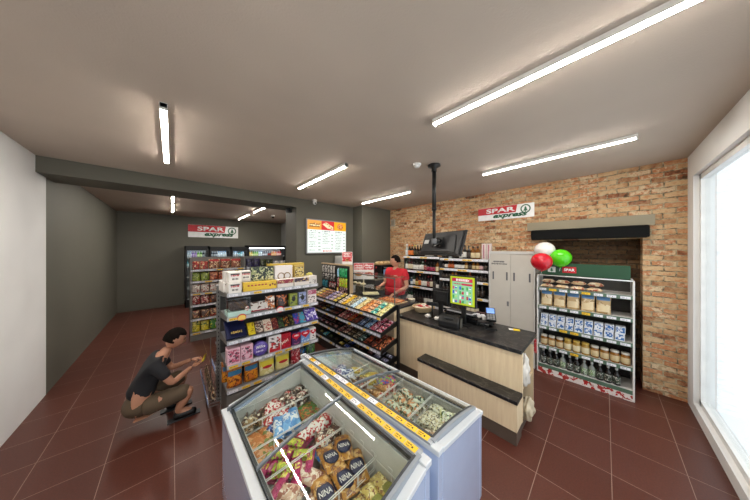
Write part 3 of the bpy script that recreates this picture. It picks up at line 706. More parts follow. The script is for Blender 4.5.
pack(F1, I_dark, .40, .56, .64, .75, 2, 1, Z0+.02, 'left freezer beside red and white ones', -1.0, jit=.3)
pack(F1, I_por, .09, .26, .88, 1.07, 2, 2, Z0, 'left freezer at its low glass edge', .5, jit=.4)
pack(F1, I_sky, .24, .42, .87, 1.08, 3, 1, Z0+.045, 'fourth basket of left freezer', -.35, jit=.08)
pack(F1, I_navy, .22, .32, .98, 1.10, 1, 2, Z0+.02, 'left freezer beside the sky blue ones', .6)
pack(F1, I_grn, .44, .56, .87, 1.08, 1, 5, Z0+.02, 'left freezer at its high side', PI/2, jit=.06, tilt=.05)
pack(F1, I_cono, .09, .24, 1.09, 1.27, 3, 1, Z0, 'far basket of left freezer', -.5, layers=2, jit=.4)
pack(F1, I_redw, .26, .40, 1.05, 1.27, 2, 2, Z0+.035, 'far basket of left freezer', -.9, jit=.25)
pack(F1, I_cho, .40, .56, 1.10, 1.27, 2, 2, Z0+.03, 'far basket of left freezer', -1.0, layers=2, jit=.25)
# --- right freezer
J_cream = packet('ice_cream_packet', .06, .19, .05, G('#e9e0cd', '#5c3c2c', '#c9a888', 22), 'cream ice cream packet with brown streaks', 'ice cream')
J_whb = packet('ice_cream_packet', .08, .14, .05, G('#e4e4cf', '#3a3a34', '#c8c09a', 26), 'white ice cream packet with black print', 'ice cream')
J_sage = packet('ice_cream_packet', .075, .13, .055, G('#cdd5bd', '#2d4a34', '#c98a5a', 17), 'sage green ice cream packet', 'ice cream')
J_multi = packet('ice_cream_packet', .12, .17, .04, G('#2858b8', '#d83a34', '#8ac04a', 14), 'blue red and green ice cream bag', 'ice cream')
J_cone = cone('ice_cream_cone', .036, .16, G('#b8834a', '#d9b27a', '#7a4a2c', 20), G('#e8dccb', '#b82a2c', '#b82a2c', 18), 'tan ice cream cone with red and white lid')
J_choc = cone('ice_cream_cone', .034, .16, G('#4a3028', '#8c6a50', '#c9b08a', 20), G('#6a3a30', '#e0d0b8', '#b84a3a', 24), 'dark ice cream cone with brown lid')
J_yel = packet('ice_cream_packet', .09, .14, .04, G('#c9b240', '#7a5a2c', '#e8dc7a', 20), 'yellow ice cream packet', 'ice cream')
J_navy = packet('ice_cream_packet', .10, .18, .05, G('#2a3f86', '#dfe3ee', '#e9ecf4', 16), 'navy and white ice cream packet', 'ice cream')
pack(F2, J_cream, .09, .32, .08, .34, 4, 1, Z0+.02, 'nearest basket of right freezer', .3, jit=.1)
pack(F2, J_whb, .33, .57, .10, .35, 3, 2, Z0+.02, 'nearest basket of right freezer', .2, jit=.4)
pack(F2, J_sage, .09, .57, .385, .65, 5, 2, Z0+.02, 'second basket of right freezer', .2, jit=.6)
pack(F2, J_cone, .10, .54, .68, .85, 5, 1, Z0+.02, 'middle basket of right freezer', .1, layers=1, jit=.25)
pack(F2, J_multi, .42, .56, .70, .85, 1, 1, Z0+.06, 'middle basket of right freezer', 1.0, jit=.2)
pack(F2, J_choc, .10, .40, .89, 1.07, 4, 1, Z0, 'fourth basket of right freezer', .1, layers=2, jit=.3)
pack(F2, J_yel, .40, .56, .90, 1.07, 2, 1, Z0+.01, 'fourth basket of right freezer', .3, jit=.4)
pack(F2, J_navy, .12, .44, 1.12, 1.36, 3, 2, Z0+.01, 'far basket of right freezer', -.6, jit=.3)
pack(F2, J_yel, .42, .54, 1.12, 1.22, 1, 1, Z0+.01, 'far basket of right freezer', .3, jit=.3)
GS_ = 1.0
# ------------------------------------------------------------------ shelving
STEEL = mat('#85868a', .4, .2, var=.03); STRIP = mat('#b5b6bb', .3, var=.02); UPR = mat('#77746f', .45, .3)
def shelf(parent, fr_w, z, d, mt=STEEL, strip=STRIP, sh=.036, tags='', tw=.06, slope=0., y0=0., tagh=.026, thick=.022, strip_tilt=.0):
    """one board in the unit's own frame, front edge at y0"""
    m = MB(); m.prism([(y0, z-thick), (y0+d, z-thick+slope), (y0+d, z+slope), (y0, z)], 'x', 0, fr_w)
    s = m.build('shelf', mt, parent)
    m = MB(); m.box(0, fr_w, y0-.008, y0, z-sh, z+.004); m.build('label_strip', strip, s)
    n = len(tags)
    for i, c in enumerate(tags):
        if c in 'YW': price_tag(s, fr_w*(i+.5)/n, y0-.0085, z-sh+.005, min(tw, fr_w/n*.92), tagh, YEL if c == 'Y' else WHT)
    return s
def pegs(m, x, y, z0, z1, w=.035, d=.03):
    m.box(x-w/2, x+w/2, y-d/2, y+d/2, z0, z1, 0)
    k = z0+.05
    while k < z1-.04: m.box(x-.005, x+.005, y-d/2-.001, y-d/2, k, k+.022, 1); m.box(x-w/2-.001, x-w/2, y-.005, y+.005, k, k+.022, 1); k += .05
GX, GY, GW = .44, 2.85, 1.10
FG = Frame(GX, GY, 0)
gz = [.325, .60, .868, 1.133, 1.40]
g = thing('gondola_shelving', 'grey steel gondola with five shelves of chocolates, just behind the left freezer', 'shelving', (GX, GY, 0))
tg = ['W' 'Y' 'Y' 'W' 'Y' 'Y' 'W' 'Y' 'W', 'YYWWYYWYW', 'WWWWWWWWY', 'Y WWWYWYW', 'WWYWWWWWW']
for z, tt in zip(gz, tg): shelf(g, GW, z, .44, tags=tt, tw=.085)
for x in (-.02, GW+.02):
    m = MB(); pegs(m, x, .46, 0, 1.44); m.build('upright', [UPR, BLK], g)
m = MB(); m.box(0, GW, .455, .465, .1, 1.43); m.build('back_panel', mat('#3f3d3b', .5), g)
m = MB(); m.box(0, GW, .02, .9, 0, .26); m.build('base', UPR, g)
for z in gz:
    m = MB(); m.prism([(.46, z-.022), (.90, z-.022), (.90, z), (.46, z)], 'x', 0, GW); m.build('shelf', STEEL, g)
    for x in (-.004, GW):
        m = MB(); m.prism([(.01, z-.03), (.44, z-.085), (.44, z+.005), (.01, z+.005)], 'x', x, x+.004); m.build('bracket', UPR, g)
# end rack with wire trays on the aisle side
e = thing('wire_end_rack', 'wire trays with blue price holders on the aisle end of the gondola', 'shelving', (GX-.05, GY+.02, 0))
BLUEH = mat('#8fa0d0', .35)
for z, d, L in ((.22, .11, .88), (.56, .05, .30)):
    m = MB()
    for zz in (z, z+.035, z+.07): m.tube([(0, 0, zz), (-d, 0, zz), (-d, L, zz), (0, L, zz)], .003, 6)
    for i in range(12): y = L*i/11; m.tube([(0, y, z), (-d, y, z), (-d, y, z+.07)], .002, 5)
    tr = m.build('wire_tray', CHR, e)
    for i in range(6 if L > .5 else 2): m = MB(); m.box(-d-.006, -d-.003, .02+i*.145, .13+i*.145, z+.02, z+.06); m.build('price_holder', BLUEH, tr)
m = MB(); m.box(-.006, 0, .84, .88, .12, .66); m.box(-.006, 0, 0, .03, .12, .66); m.build('side_rail', UPR, e)
fe = Frame(GX-.05-.105, GY+.86, -PI/2)
t1 = pouch('snack_packet', .10, .05, .13, G('#3a2c26', '#8a6a48', '#c9b090', 20), 'dark brown snack packet', 'snack')
fill(fe, .225, .05, .02, [(t1, 7)], 'in the low tray on the gondola end', 'packets in the end rack')

# products of the gondola ---------------------------------------------------
wS = ['on the gondola bottom shelf', 'on the gondola fourth shelf down', 'on the gondola middle shelf', 'on the gondola second shelf', 'on the gondola top shelf']
PK = 'chocolates on the gondola shelves'
def one(t, fr, u, v, z, where, group=PK, tilt=0, rz=0.):
    t.put(fr.at(u, v, z+t.d/2*math.sin(tilt)), (-tilt, 0, fr.rz+rz), t.phrase + ' ' + where, group)
# bottom shelf
t = pouch('coffee_bag', .155, .09, .235, G('#d98c1e', '#8c3a1c', '#b8681c', 14), 'orange bag with blue header', 'bag', header=mat('#2a6c92', .4), hd=(.55, .76), label=G('#d98c1e', '#6a2c18', '#c8702a', 14))
fill(FG, gz[0]+.001, .08, .0, [(t, 2)], wS[0], PK, gap=.015); one(t, FG, .06, .25, gz[0]+.001, 'standing behind the others, at the shelf left end')
t = pouch('cookie_bag', .185, .10, .215, G('#dcd08a', '#efe7b8', '#e8dca0', 8), 'pale yellow bag with red dot', 'bag', header=mat('#e0cc38', .4), hd=(.5, .8), emblem=mat('#c02a2c', .4), er=.16, ez=.46)
fill(FG, gz[0]+.001, .09, .335, [(t, 2)], wS[0], PK, gap=.01)
t = pouch('sweet_bag', .14, .08, .20, G('#a81e2c', '#d8a0a0', '#7a1420', 20), 'dark red bag of sweets', 'bag'); one(t, FG, .81, .10, gz[0]+.001, wS[0])
t = pouch('sweet_bag', .12, .08, .20, G('#1c2438', '#2a78b8', '#6a5a48', 14), 'navy bag with blue swirl', 'bag'); one(t, FG, .93, .14, gz[0]+.001, wS[0])
t = pouch('sweet_bag', .14, .09, .21, G('#26402a', '#4c7a34', '#1a2a20', 20), 'dark green bag of sweets', 'bag'); one(t, FG, 1.02, .07, gz[0]+.001, wS[0])
# fourth shelf
z = gz[1]+.001
t = carton('gift_box', .125, .12, .18, mat('#e6b9c6', .4), 'pink gift box', 'box', panel=G('#e6b9c6', '#4a3640', '#c85a78', 26)); fill(FG, z, .065, .0, [(t, 2)], wS[1], PK)
m = MB(); m.M = Matrix.Translation((0, .03, .085)) @ Matrix.Rotation(PI/2, 4, 'X'); m.lathe([(.08, -.03), (.084, -.027), (.084, .027), (.08, .03)], 32); o = m.build('round_tin', mat('#5d4aa0', .3))
m = MB(); m.M = Matrix.Translation((0, -.0005, .085)) @ Matrix.Rotation(PI/2, 4, 'X'); m.lathe([(.076, -.001), (.074, .001)], 32); l = m.build('lid', G('#6450a8', '#7a66ba', '#54409a', 12), o)
text_mesh('Milka', .10, .035, mat('#ffffff', .5), 'lettering', l, shear=.2, offset=.01, loc=(-.05, -.003, .095)); m = MB(); scribble(m, -.05, .05, .05, .02, -.0025, 0, 3); m.build('lettering', mat('#e8e4f4', .5), l)
one(T(o, .17, 'round purple tin standing on edge', 'tin'), FG, .345, .02, z, wS[1])
t = carton('gift_box', .15, .10, .20, mat('#e6e2e0', .4), 'white and red box of chocolates', 'box', panel=G('#e6e2e0', '#4a3030', '#c83a3a', 20), lid=None)
m = MB(); m.box(-.066, .066, -.0525, -.0505, .005, .04); m.build('red_band', mat('#b8242c', .4), t.root); one(t, FG, .51, .06, z, wS[1])
t = carton('gift_box', .125, .10, .19, mat('#b0182a', .35), 'deep red gift box with white script', 'box', panel=G('#b0182a', '#8a1020', '#c8303c', 20))
m = MB(); m.M = Matrix.Rotation(-.35, 4, 'Y'); scribble(m, -.05, .06, .075, .035, -.0515, 0, 12, dense=1); m.build('lettering', mat('#f0dcc8', .4), t.root); one(t, FG, .65, .06, z, wS[1])
for u, c, c2, ph in ((.79, '#4a2a5c', '#b86a94', 'purple box with red heart'), (.92, '#6e9ad0', '#d8e2f0', 'light blue box with red heart'), (1.035, '#eae6e2', '#4a3030', 'white box with red heart')):
    w_ = .125 if u < 1 else .085
    t = carton('gift_box', w_, .08, .165, mat(c, .35), ph, 'box', panel=G(c, c2, c, 22), ph=(.03, .4))
    m = MB(); hp = []
    for k in range(24): a = 2*PI*k/24; hp.append((w_*.030*16*math.sin(a)**3/ .95, .118+w_*.028*(13*math.cos(a)-5*math.cos(2*a)-2*math.cos(3*a)-math.cos(4*a))))
    m.prism(hp, 'y', -.046, -.0395); m.build('heart', mat('#cc1c30', .3), t.root); m = MB(); scribble(m, -w_*.25, w_*.25, .115, .022, -.0465, 0, 7, dense=1); m.build('lettering', mat('#ffffff', .5), t.root)
    one(t, FG, u, .06, z, wS[1])
# middle shelf: slabs leaning back
z = gz[2]+.004
def slabbox(name, w, h, d, body, phrase, panel=None, cat='chocolate bar', **k): return carton(name, w, d, h, body, phrase, cat, panel=panel, ph=(.04, .96), pw=.94, **k)
t = slabbox('gift_box', .20, .25, .03, mat('#151a3c', .35), 'navy gift box lying back', cat='box'); m = MB(); scribble(m, -.05, .07, .05, .035, -.0165, 0, 12, dense=1); m.build('lettering', mat('#c8a860', .4), t.root); one(t, FG, .10, .03, z, wS[2], tilt=.9)
specs = [(.075, 'yellow chocolate bar', '#d8c022', '#8a6a20'), (.085, 'brown and white chocolate bar', '#4a342c', '#d9cfc2'), (.095, 'cream wrapped sweet bag', '#d9cbb8', '#a83c34'), (.07, 'dark red chocolate bar', '#5c1a22', '#a8704c'),
         (.065, 'black chocolate bar with green print', '#1a1816', '#4a7a3a'), (.065, 'black chocolate bar with orange print', '#1c1612', '#c07828'), (.06, 'black chocolate bar with olive print', '#20180f', '#6a6a2c'), (.07, 'royal blue chocolate bar', '#2346a0', '#c8343c'),
         (.08, 'teal chocolate bar', '#3f9ab8', '#a8503c')]
u = .22
for w_, ph, a, b_ in specs:
    t = slabbox('chocolate_bar', w_, .16, .014, mat(a, .35), ph, panel=G(a, b_, a if b_ != '#d9cfc2' else '#8a6a50', 24)); one(t, FG, u+w_/2, .03, z, wS[2], tilt=.75); u += w_+.006
t = slabbox('chocolate_bar', .085, .19, .016, mat('#4c3a98', .35), 'purple chocolate bar with white swirl', panel=G('#4c3a98', '#e4e0f2', '#6a58b4', 12))
fill(FG, z, .03, u, [(t, 2)], wS[2], PK, tilt=.72)
t = slabbox('chocolate_bar', .055, .17, .014, mat('#5c8a3a', .35), 'green striped chocolate bar', panel=G('#5c8a3a', '#1e3020', '#c8d8a0', 20)); one(t, FG, .995, .04, z, wS[2], tilt=.7)
t = slabbox('chocolate_bar', .075, .18, .016, mat('#6650a8', .35), 'lilac chocolate bar with white cloud', panel=G('#6650a8', '#e4e0f2', '#e4e0f2', 12)); one(t, FG, 1.05, .04, z, wS[2], tilt=.7)
# second shelf
z = gz[3]+.001
o = MB().box(-.115, .115, -.10, .10, 0, .055).build('cake_box', mat('#b7d6cc', .4), bevel=.003)
MB().box(-.113, .113, -.098, .098, .055, .20).build('clear_cover', glassmat('soft_clear', (.86, .88, .88), 1.6), o); MB().box(-.09, .09, -.075, .075, .056, .16).build('contents', mat('#4a342e', .6), o, bevel=.02)
m = MB(); m.ball((.075, -.101, .07), (.025, .004, .028), 12); m.build('label', G('#e8e2da', '#c84a4a', '#6a5a50', 50), o)
one(T(o, .23, 'clear box of chocolates on a mint green base', 'box'), FG, .125, .12, z, wS[3])
t = slabbox('gift_box', .19, .13, .03, mat('#d8d4ce', .4), 'white tray box with chocolate picture', panel=G('#dcd8d2', '#dcd8d2', '#5c3428', 12), cat='box'); MB().box(-.095, .095, -.017, .0, .0, .012).build('red_edge', mat('#a02432', .4), t.root)
one(t, FG, .34, .03, z, wS[3], tilt=.75)
t = pouch('sweet_bag', .12, .07, .17, G('#6a4432', '#d0742c', '#dfd8cf', 16), 'brown and orange bag of sweets', 'bag'); one(t, FG, .475, .09, z, wS[3])
t = pouch('sweet_bag', .14, .08, .16, G('#2c1814', '#4a2c22', '#c46a3a', 16), 'dark brown bag of sweets', 'bag'); one(t, FG, .615, .08, z, wS[3])
for u, c, ph in ((.755, '#8a9438', 'olive green box with dark oval'), (.88, '#98a2cc', 'lavender box with dark oval')):
    t = carton('gift_box', .105, .05, .165, mat(c, .4), ph, 'box', panel=G(c, c, '#4a5030', 30)); m = MB(); m.ball((0, -.027, .095), (.026, .004, .036), 14); m.build('oval_label', mat('#17171a', .4), t.root); one(t, FG, u, .05, z, wS[3])
t = carton('gift_box', .135, .08, .185, mat('#e2d6d2', .4), 'white box with pink top and small figures', 'box', panel=G('#e2d6d2', '#e2d6d2', '#5a4038', 26), ph=(.05, .6)); MB().box(-.062, .062, -.0425, -.0405, .12, .18).build('pink_band', G('#b03a5c', '#e2b8c4', '#8a2a48', 30), t.root); one(t, FG, 1.02, .06, z, wS[3])
m = MB(); m.prism([(.045*math.cos(2*PI*k/20), .038*math.sin(2*PI*k/20)) for k in range(20)], 'y', -.0015, 0, 1); m.prism([(.038*math.cos(2*PI*k/20), .026*math.sin(2*PI*k/20)) for k in range(11)][::1], 'y', -.003, -.0015, 0); m.box(-.038, .038, -.003, -.0015, -.028, 0, 0)
for u, zz, in ((.14, gz[3]-.012), (.565, gz[3]-.002)):
    o = m.build('shelf_offer_tag', [mat('#e8c860' if u < .3 else '#e6e0dc', .5), mat('#c8282c', .45)], None, FG.at(u, -.012, zz)); tag(o, 'red rimmed %s offer tag clipped to the second gondola shelf' % ('yellow' if u < .3 else 'white'), 'price tag')
# top shelf
z = gz[4]+.001
WB = mat('#e4dfd8', .4, var=.02)
t = carton('praline_box', .125, .12, .115, WB, 'white praline box with red script', 'box', panel=None)
m = MB(); m.box(-.045, .045, -.0615, -.0605, .085, .1, 1); scribble(m, -.04, .04, .068, .018, -.0605, 0, 4, dense=1); scribble(m, -.03, .03, .028, .02, -.0605, 1, 9); m.build('label', [mat('#c02a30', .4), mat('#3a3432', .5)], t.root)
pos = [(.075, .065, 0, 'frontmost', 'lower'), (.045, .19, 0, 'second from front', 'lower'), (.04, .315, 0, 'rearmost', 'lower')]
for u, v, dz, a, b_ in pos: t.put(FG.at(u, v, z+dz), .05, '%s white praline box in the lower stack layer on the gondola top shelf' % a, 'white praline boxes')
for u, v, a in ((.085, .11, 'nearer left'), (.065, .245, 'farther left')): t.put(FG.at(u, v, z+.117), .03, '%s white praline box in the upper stack layer on the gondola top' % a, 'white praline boxes')
t.put(FG.at(.215, .2, z+.117), .0, 'rightmost white praline box of the upper layer on the gondola top shelf', 'white praline boxes')
t.put(FG.at(.215, .2, z), .0, 'white praline box behind the yellow long box on the gondola top', 'white praline boxes')
t = carton('chocolate_box', .37, .055, .105, mat('#e0b82a', .35), 'long yellow chocolate box with red dots', 'box')
m = MB()
for k in range(6): m.ball((-.13+.038*k, -.0285, .065), (.013, .002, .009), 8)
for k in range(3): m.ball((.11+.028*k, -.0285, .05+.012*(k % 2)), (.012, .002, .014), 8, 1)
m.build('label', [mat('#b02a30', .4), mat('#7a3a30', .4)], t.root); one(t, FG, .345, .045, z, wS[4])
t = carton('chocolate_box', .27, .05, .275, mat('#26301f', .4), 'tall dark box with cream patterned picture', 'box', panel=G('#1f2a1e', '#dcd8a4', '#8a9464', 22), ph=(.02, .97), pw=.96); one(t, FG, .40, .16, z, wS[4])
t = carton('chocolate_box', .235, .05, .275, mat('#e4ddda', .4), 'tall white box with two gold rings', 'box')
for k, x in enumerate((-.035, .045)):
    m = MB(); n = 28; R = .042
    m.tube([(x+R*math.cos(2*PI*i/n), -.027-.001*k, .135+R*math.sin(2*PI*i/n)) for i in range(n+1)], .006, 8); m.build('gold_ring', mat('#8a6a3c', .3, .6), t.root)
one(t, FG, .665, .16, z, wS[4])
for u, c, ph, w_ in ((.645, '#8c1c30', 'red and white flat chocolate box', .21), (.865, '#3c2038', 'plum and white flat chocolate box', .21)):
    t = carton('chocolate_box', w_, .09, .105, mat('#ded4cc', .4), ph, 'box'); MB().box(-w_/2+.002, w_/2-.002, -.047, -.0445, .05, .1).build('front_panel', G(c, c, '#c8a878', 26), t.root); one(t, FG, u, .06, z, wS[4])
t = carton('chocolate_box', .125, .08, .115, mat('#ddd6cf', .4), 'small white box with three figures', 'box', panel=G('#ddd6cf', '#ddd6cf', '#4a3a34', 30), ph=(.1, .55)); one(t, FG, 1.03, .06, z, wS[4])
t = carton('chocolate_box', .14, .06, .27, mat('#b79a4a', .4), 'gold box with brown label', 'box', panel=G('#c8b060', '#e6dca0', '#4a2c1c', 26)); one(t, FG, .885, .17, z, wS[4])
for k, u in enumerate((.90, 1.03)):
    o = MB().box(-.055, .055, -.04, .04, 0, .115).build('sweet_box', mat('#e0dacb', .4)); m = MB(); r = random.Random(3+k)
    for j in range(16): m.ball((r.uniform(-.045, .045), r.uniform(-.03, .03), .12+r.uniform(0, .02)), .016, 8)
    m.build('sweets', mat('#d9cf6a', .4), o); one(T(o, .11, ['left', 'right'][k] + ' open box heaped with yellow sweets', 'box'), FG, u, .24 if k == 0 else .15, z, wS[4])
t = carton('chocolate_box', .50, .12, .29, mat('#c8aa3a', .4), 'wide yellow box at the back', 'box', panel=G('#d4b43a', '#e8d890', '#b88c24', 18)); one(t, FG, .78, .36, z, wS[4])
# ------------------------------------------------------------------ candy racks in front of the food case
RX, RD = 2.12, .34
BLKM = mat('#1a1a1b', .4)
def bar(w, l, h, c1, c2, c3, phrase, sc=26): return packet('candy_bar', w, l, h, G(c1, c2, c3, sc), phrase, 'candy bar', flat=.3, band=None)
def candy_rack(label, y_left, width, trays, right_post):
    fr = Frame(RX, y_left, -PI/2); t = thing('candy_rack', label, 'candy rack', (RX, y_left, 0), -PI/2)
    for z, sl in trays:
        m = MB(); m.prism([(0, z-.018), (RD, z-.018+sl), (RD, z+sl), (0, z)], 'x', 0, width); s = m.build('tray', BLKM, t)
        m = MB(); m.prism([(-.016, z-.024), (-.004, z+.014), (0, z+.014), (0, z-.024)], 'x', 0, width); m.build('label_strip', mat('#808288', .3), s)
        n = int(width/.075)
        for i in range(n):
            o = price_tag(s, width*(i+.5)/n, -.0150, z-.019, .055, .026, YEL if (i*7+int(z*30)) % 5 == 0 else '#c4c4cc', rx=-.30)
        for x in (0, width-.006): m = MB(); m.prism([(0, z-.03), (RD, z-.06+sl), (RD, z+.02+sl), (0, z+.02)], 'x', x, x+.006); m.build('side_plate', BLKM, s)
    return t, fr
TR = [(.20, .08), (.445, .10), (.69, .11), (.925, .12)]
AY, AW = 3.27, 1.13
ra, fa = candy_rack('low black candy rack with four sloping trays, right bay beside the counter', AY, AW, TR, True)
for x in (-.012, AW+.003):
    m = MB(); m.box(x, x+.03, RD-.01, RD+.03, 0, 1.06); m.build('upright', BLKM, ra)
m = MB(); m.box(0, AW, .02, RD, 0, .17); m.build('base', BLKM, ra)
BYL, BW2 = 4.36, 1.06
rb, fb = candy_rack('tall black candy rack with hanging packets, left bay behind the gondola', BYL, BW2, TR, False)
m = MB(); m.box(0, BW2, RD, RD+.012, .08, 1.57); m.build('back_panel', mat('#242424', .6), rb)
m = MB(); m.box(-.02, BW2+.02, RD-.01, RD+.04, 1.57, 1.595); m.build('top_board', mat('#bfa583', .5), rb)
m = MB(); m.box(BW2+.002, BW2+.018, RD-.02, RD+.045, 0, 1.57); m.build('side_board', mat('#bfa583', .5), rb)
m = MB(); m.box(BW2-.030, BW2+.001, RD-.035, RD, 0, 1.57); m.build('upright', BLKM, rb)
m = MB(); m.box(0, BW2, .02, RD, 0, .17); m.build('base', BLKM, rb)
def tray(fr, tz, u0, specs, where, grp, nd=4):
    """bars lying along the tray, stacked from the front edge to the back"""
    z, sl = tz; u = u0; ang = math.atan(sl/RD)
    tot = sum(q[0]+.006 for q in specs); sc = max(1, ((AW if fr is fa else BW2)-u0-.012)/tot)
    for w_, n, t in specs:
        w_ = (w_+.006)*sc-.006
        step = (RD-.04)/n
        for k in range(n):
            v = .03+step*(k+.5); zz = z+.002+sl*v/RD
            t.put(fr.at(u+w_/2, v, zz), ((Matrix.Rotation(fr.rz, 3, 'Z') @ Matrix.Rotation(ang, 3, 'X') @ Matrix.Rotation(PI/2+rnd.uniform(-.03, .03), 3, 'Z')).to_euler()),
                  name_in_row(k, n, t.phrase, where, **FB), grp)
        u += w_+.006
def B(c1, c2, c3, ph, l=.115, w=.06, h=.035): return bar(w, l, h, c1, c2, c3, ph)
top = [(.10, 4, B('#e4e0d6', '#c8b89a', '#8a8078', 'white candy bar')), (.12, 5, B('#e6b61e', '#f0d458', '#8a5c1c', 'bright yellow candy bar')), (.12, 5, B('#8a806e', '#4a4038', '#d0c8a8', 'grey brown candy bar')),
       (.12, 5, B('#b9d4e2', '#e8eef0', '#6a9ab8', 'pale blue candy bar')), (.12, 5, B('#e4d49a', '#f0e8c0', '#b89a4a', 'cream yellow candy bar')), (.12, 5, B('#d8843a', '#e8b478', '#8a4a24', 'orange candy bar')),
       (.11, 4, B('#e0a070', '#c8703a', '#f0d0a8', 'peach candy bar')), (.11, 4, B('#28a8a0', '#6ad0c8', '#e0e8b0', 'turquoise candy bar')), (.13, 5, B('#e2d68a', '#f0ecc0', '#8a8a3c', 'pale yellow candy bar'))]
tray(fa, TR[3], .0, top, 'on top tray of right candy rack', 'candy bars on the right candy rack')
r2 = [(.13, 5, B('#b83c44', '#e0c8b8', '#7a2430', 'red and cream candy bar')), (.12, 5, B('#8c2630', '#d8b8a8', '#5a1820', 'dark red candy bar')), (.12, 5, B('#a02028', '#d8b830', '#6a1418', 'red and yellow candy bar')), (.13, 5, B('#4a2420', '#8c4a3a', '#201010', 'brown candy bar')),
      (.14, 5, B('#2c4a78', '#c8ccd4', '#182c50', 'navy and white candy bar')), (.12, 5, B('#5a80a8', '#d0d8e0', '#3a5878', 'slate blue candy bar')), (.12, 5, B('#a82048', '#e8d0d8', '#701030', 'crimson and white candy bar')), (.12, 4, B('#c03858', '#f0e0e4', '#701030', 'rose red candy bar'))]
tray(fa, TR[2], .0, r2, 'on second tray of right candy rack', 'candy bars on the right candy rack')
r3 = [(.13, 5, B('#6a2a2c', '#c8a898', '#2c1414', 'maroon candy bar')), (.12, 4, B('#5a2420', '#8c4a3a', '#d8c8b8', 'chestnut candy bar')), (.13, 4, B('#4a3a30', '#b8a078', '#1c1410', 'dark brown candy bar')), (.12, 4, B('#3c3a34', '#d0c8b0', '#7a6a4a', 'charcoal and cream candy bar')),
      (.12, 4, B('#28504a', '#b8c8c0', '#182c28', 'dark green candy bar')), (.13, 5, B('#1c1614', '#c05a38', '#8a3420', 'black candy bar with orange flecks')), (.12, 5, B('#241814', '#d0603c', '#5a2418', 'black candy bar with red flecks')), (.12, 5, B('#201412', '#b84c30', '#d88858', 'black candy bar with rust print'))]
tray(fa, TR[1], .0, r3, 'on third tray of right candy rack', 'candy bars on the right candy rack')
r4 = [(.12, 3, B('#c8a828', '#3a5a8c', '#e8dc80', 'yellow and blue candy bar')), (.16, 3, B('#1f3f9a', '#c8ccd8', '#102060', 'royal blue candy bar')), (.14, 3, B('#6a5030', '#c8a860', '#30241a', 'tan candy bar')), (.14, 3, B('#3a2420', '#8a3c38', '#181010', 'near black candy bar')),
      (.14, 3, B('#5a2028', '#c09088', '#281014', 'wine red candy bar')), (.14, 3, B('#8c8aa0', '#5a5880', '#e0dce8', 'pale lilac candy bar')), (.14, 3, B('#6a6880', '#c8c8d8', '#403c58', 'grey violet candy bar'))]
tray(fa, TR[0], .0, r4, 'on bottom tray of right candy rack', 'candy bars on the right candy rack')
lb = 'candy bars on the left candy rack'
b1 = [(.11, 4, B('#d8d4c8', '#e0b83a', '#4a8a9a', 'white candy bar with yellow edge')), (.12, 4, B('#d8b030', '#a05a2a', '#f0e0a0', 'golden candy bar')), (.12, 4, B('#b87850', '#e0b8a0', '#8a4a30', 'salmon brown candy bar')), (.12, 4, B('#8a5a48', '#d0a890', '#4a2c20', 'cocoa candy bar')), (.13, 4, B('#a89ac0', '#7a68a0', '#e0dcec', 'lilac candy bar')), (.13, 4, B('#c8b8d8', '#8c80b0', '#e8c84a', 'pale violet candy bar')), (.12, 4, B('#dcc040', '#f0e8a0', '#a07828', 'lemon yellow candy bar'))]
tray(fb, TR[3], .12, b1, 'on top tray of left candy rack', lb)
b2 = [(.13, 3, B('#6a2830', '#c09080', '#30161a', 'dark red candy bar')), (.13, 3, B('#3c2c2a', '#a04030', '#181210', 'black and red candy bar')), (.13, 3, B('#8a7030', '#c8a848', '#4a3018', 'olive yellow candy bar')), (.13, 3, B('#4a6a98', '#b0b8d0', '#2a3a60', 'blue candy bar')), (.13, 3, B('#5a3428', '#a87860', '#2c1810', 'brown candy bar')), (.13, 3, B('#2c2020', '#7a4a3a', '#8a2c2c', 'near black candy bar'))]
tray(fb, TR[2], .20, b2, 'on second tray of left candy rack', lb)
b3 = [(.14, 3, B('#5a3c68', '#a890b8', '#2c1c34', 'plum candy bar')), (.14, 3, B('#6a2c34', '#c8a0a0', '#30161a', 'maroon candy bar')), (.14, 3, B('#7a3440', '#d0b0b0', '#401820', 'rose brown candy bar')), (.14, 3, B('#4a2428', '#a07068', '#201012', 'dark cherry candy bar')), (.14, 3, B('#583030', '#b08078', '#2c1414', 'russet candy bar'))]
tray(fb, TR[1], .28, b3, 'on third tray of left candy rack', lb)
b4 = [(.15, 2, B('#2c3a28', '#8a8040', '#14180f', 'dark green candy bar')), (.16, 2, B('#28a0b8', '#b8d84a', '#2050a0', 'turquoise and lime candy bag', w=.12, h=.05)), (.16, 2, B('#38402a', '#7a8a3a', '#181c10', 'olive candy bar')), (.16, 2, B('#2c2420', '#6a4a30', '#141010', 'near black candy bar'))]
tray(fb, TR[0], .36, b4, 'on bottom tray of left candy rack', lb)
# packets hanging on the back panel of the tall rack
def hang(phrase, cols, w, h, u, z, n, du, sc=24):
    t = None
    mb = MB(); mb.M = Matrix.Translation((0, 0, -h/2)) @ Matrix.Rotation(PI/2, 4, 'X'); mb.pillow(w, h, .022, flat=.0)
    o = mb.build('hanging_packet', G(*cols, sc)); MB().box(-w*.4, w*.4, -.001, .001, -.002, .022).build('header_card', mat(cols[1], .5), o)
    MB().tube([(0, .03, .012), (0, -.04, .012), (0, -.045, .02)], .0025, 6).build('hook', CHR, o)
    t = T(o, w, phrase, 'packet')
    for i in range(n): t.put(fb.at(u+du*i, RD-.04, z), fb.rz, name_in_row(i, n, phrase, 'hanging on the tall candy rack'), 'packets hanging on the tall candy rack')
hang('emerald green packet', ('#1f9a5a', '#5ac88a', '#0f6a3c'), .085, .15, .80, 1.50, 3, .09)
hang('light blue packet', ('#7ab8e0', '#d0e4f0', '#3a80c0'), .06, .15, .72, 1.50, 1, .1)
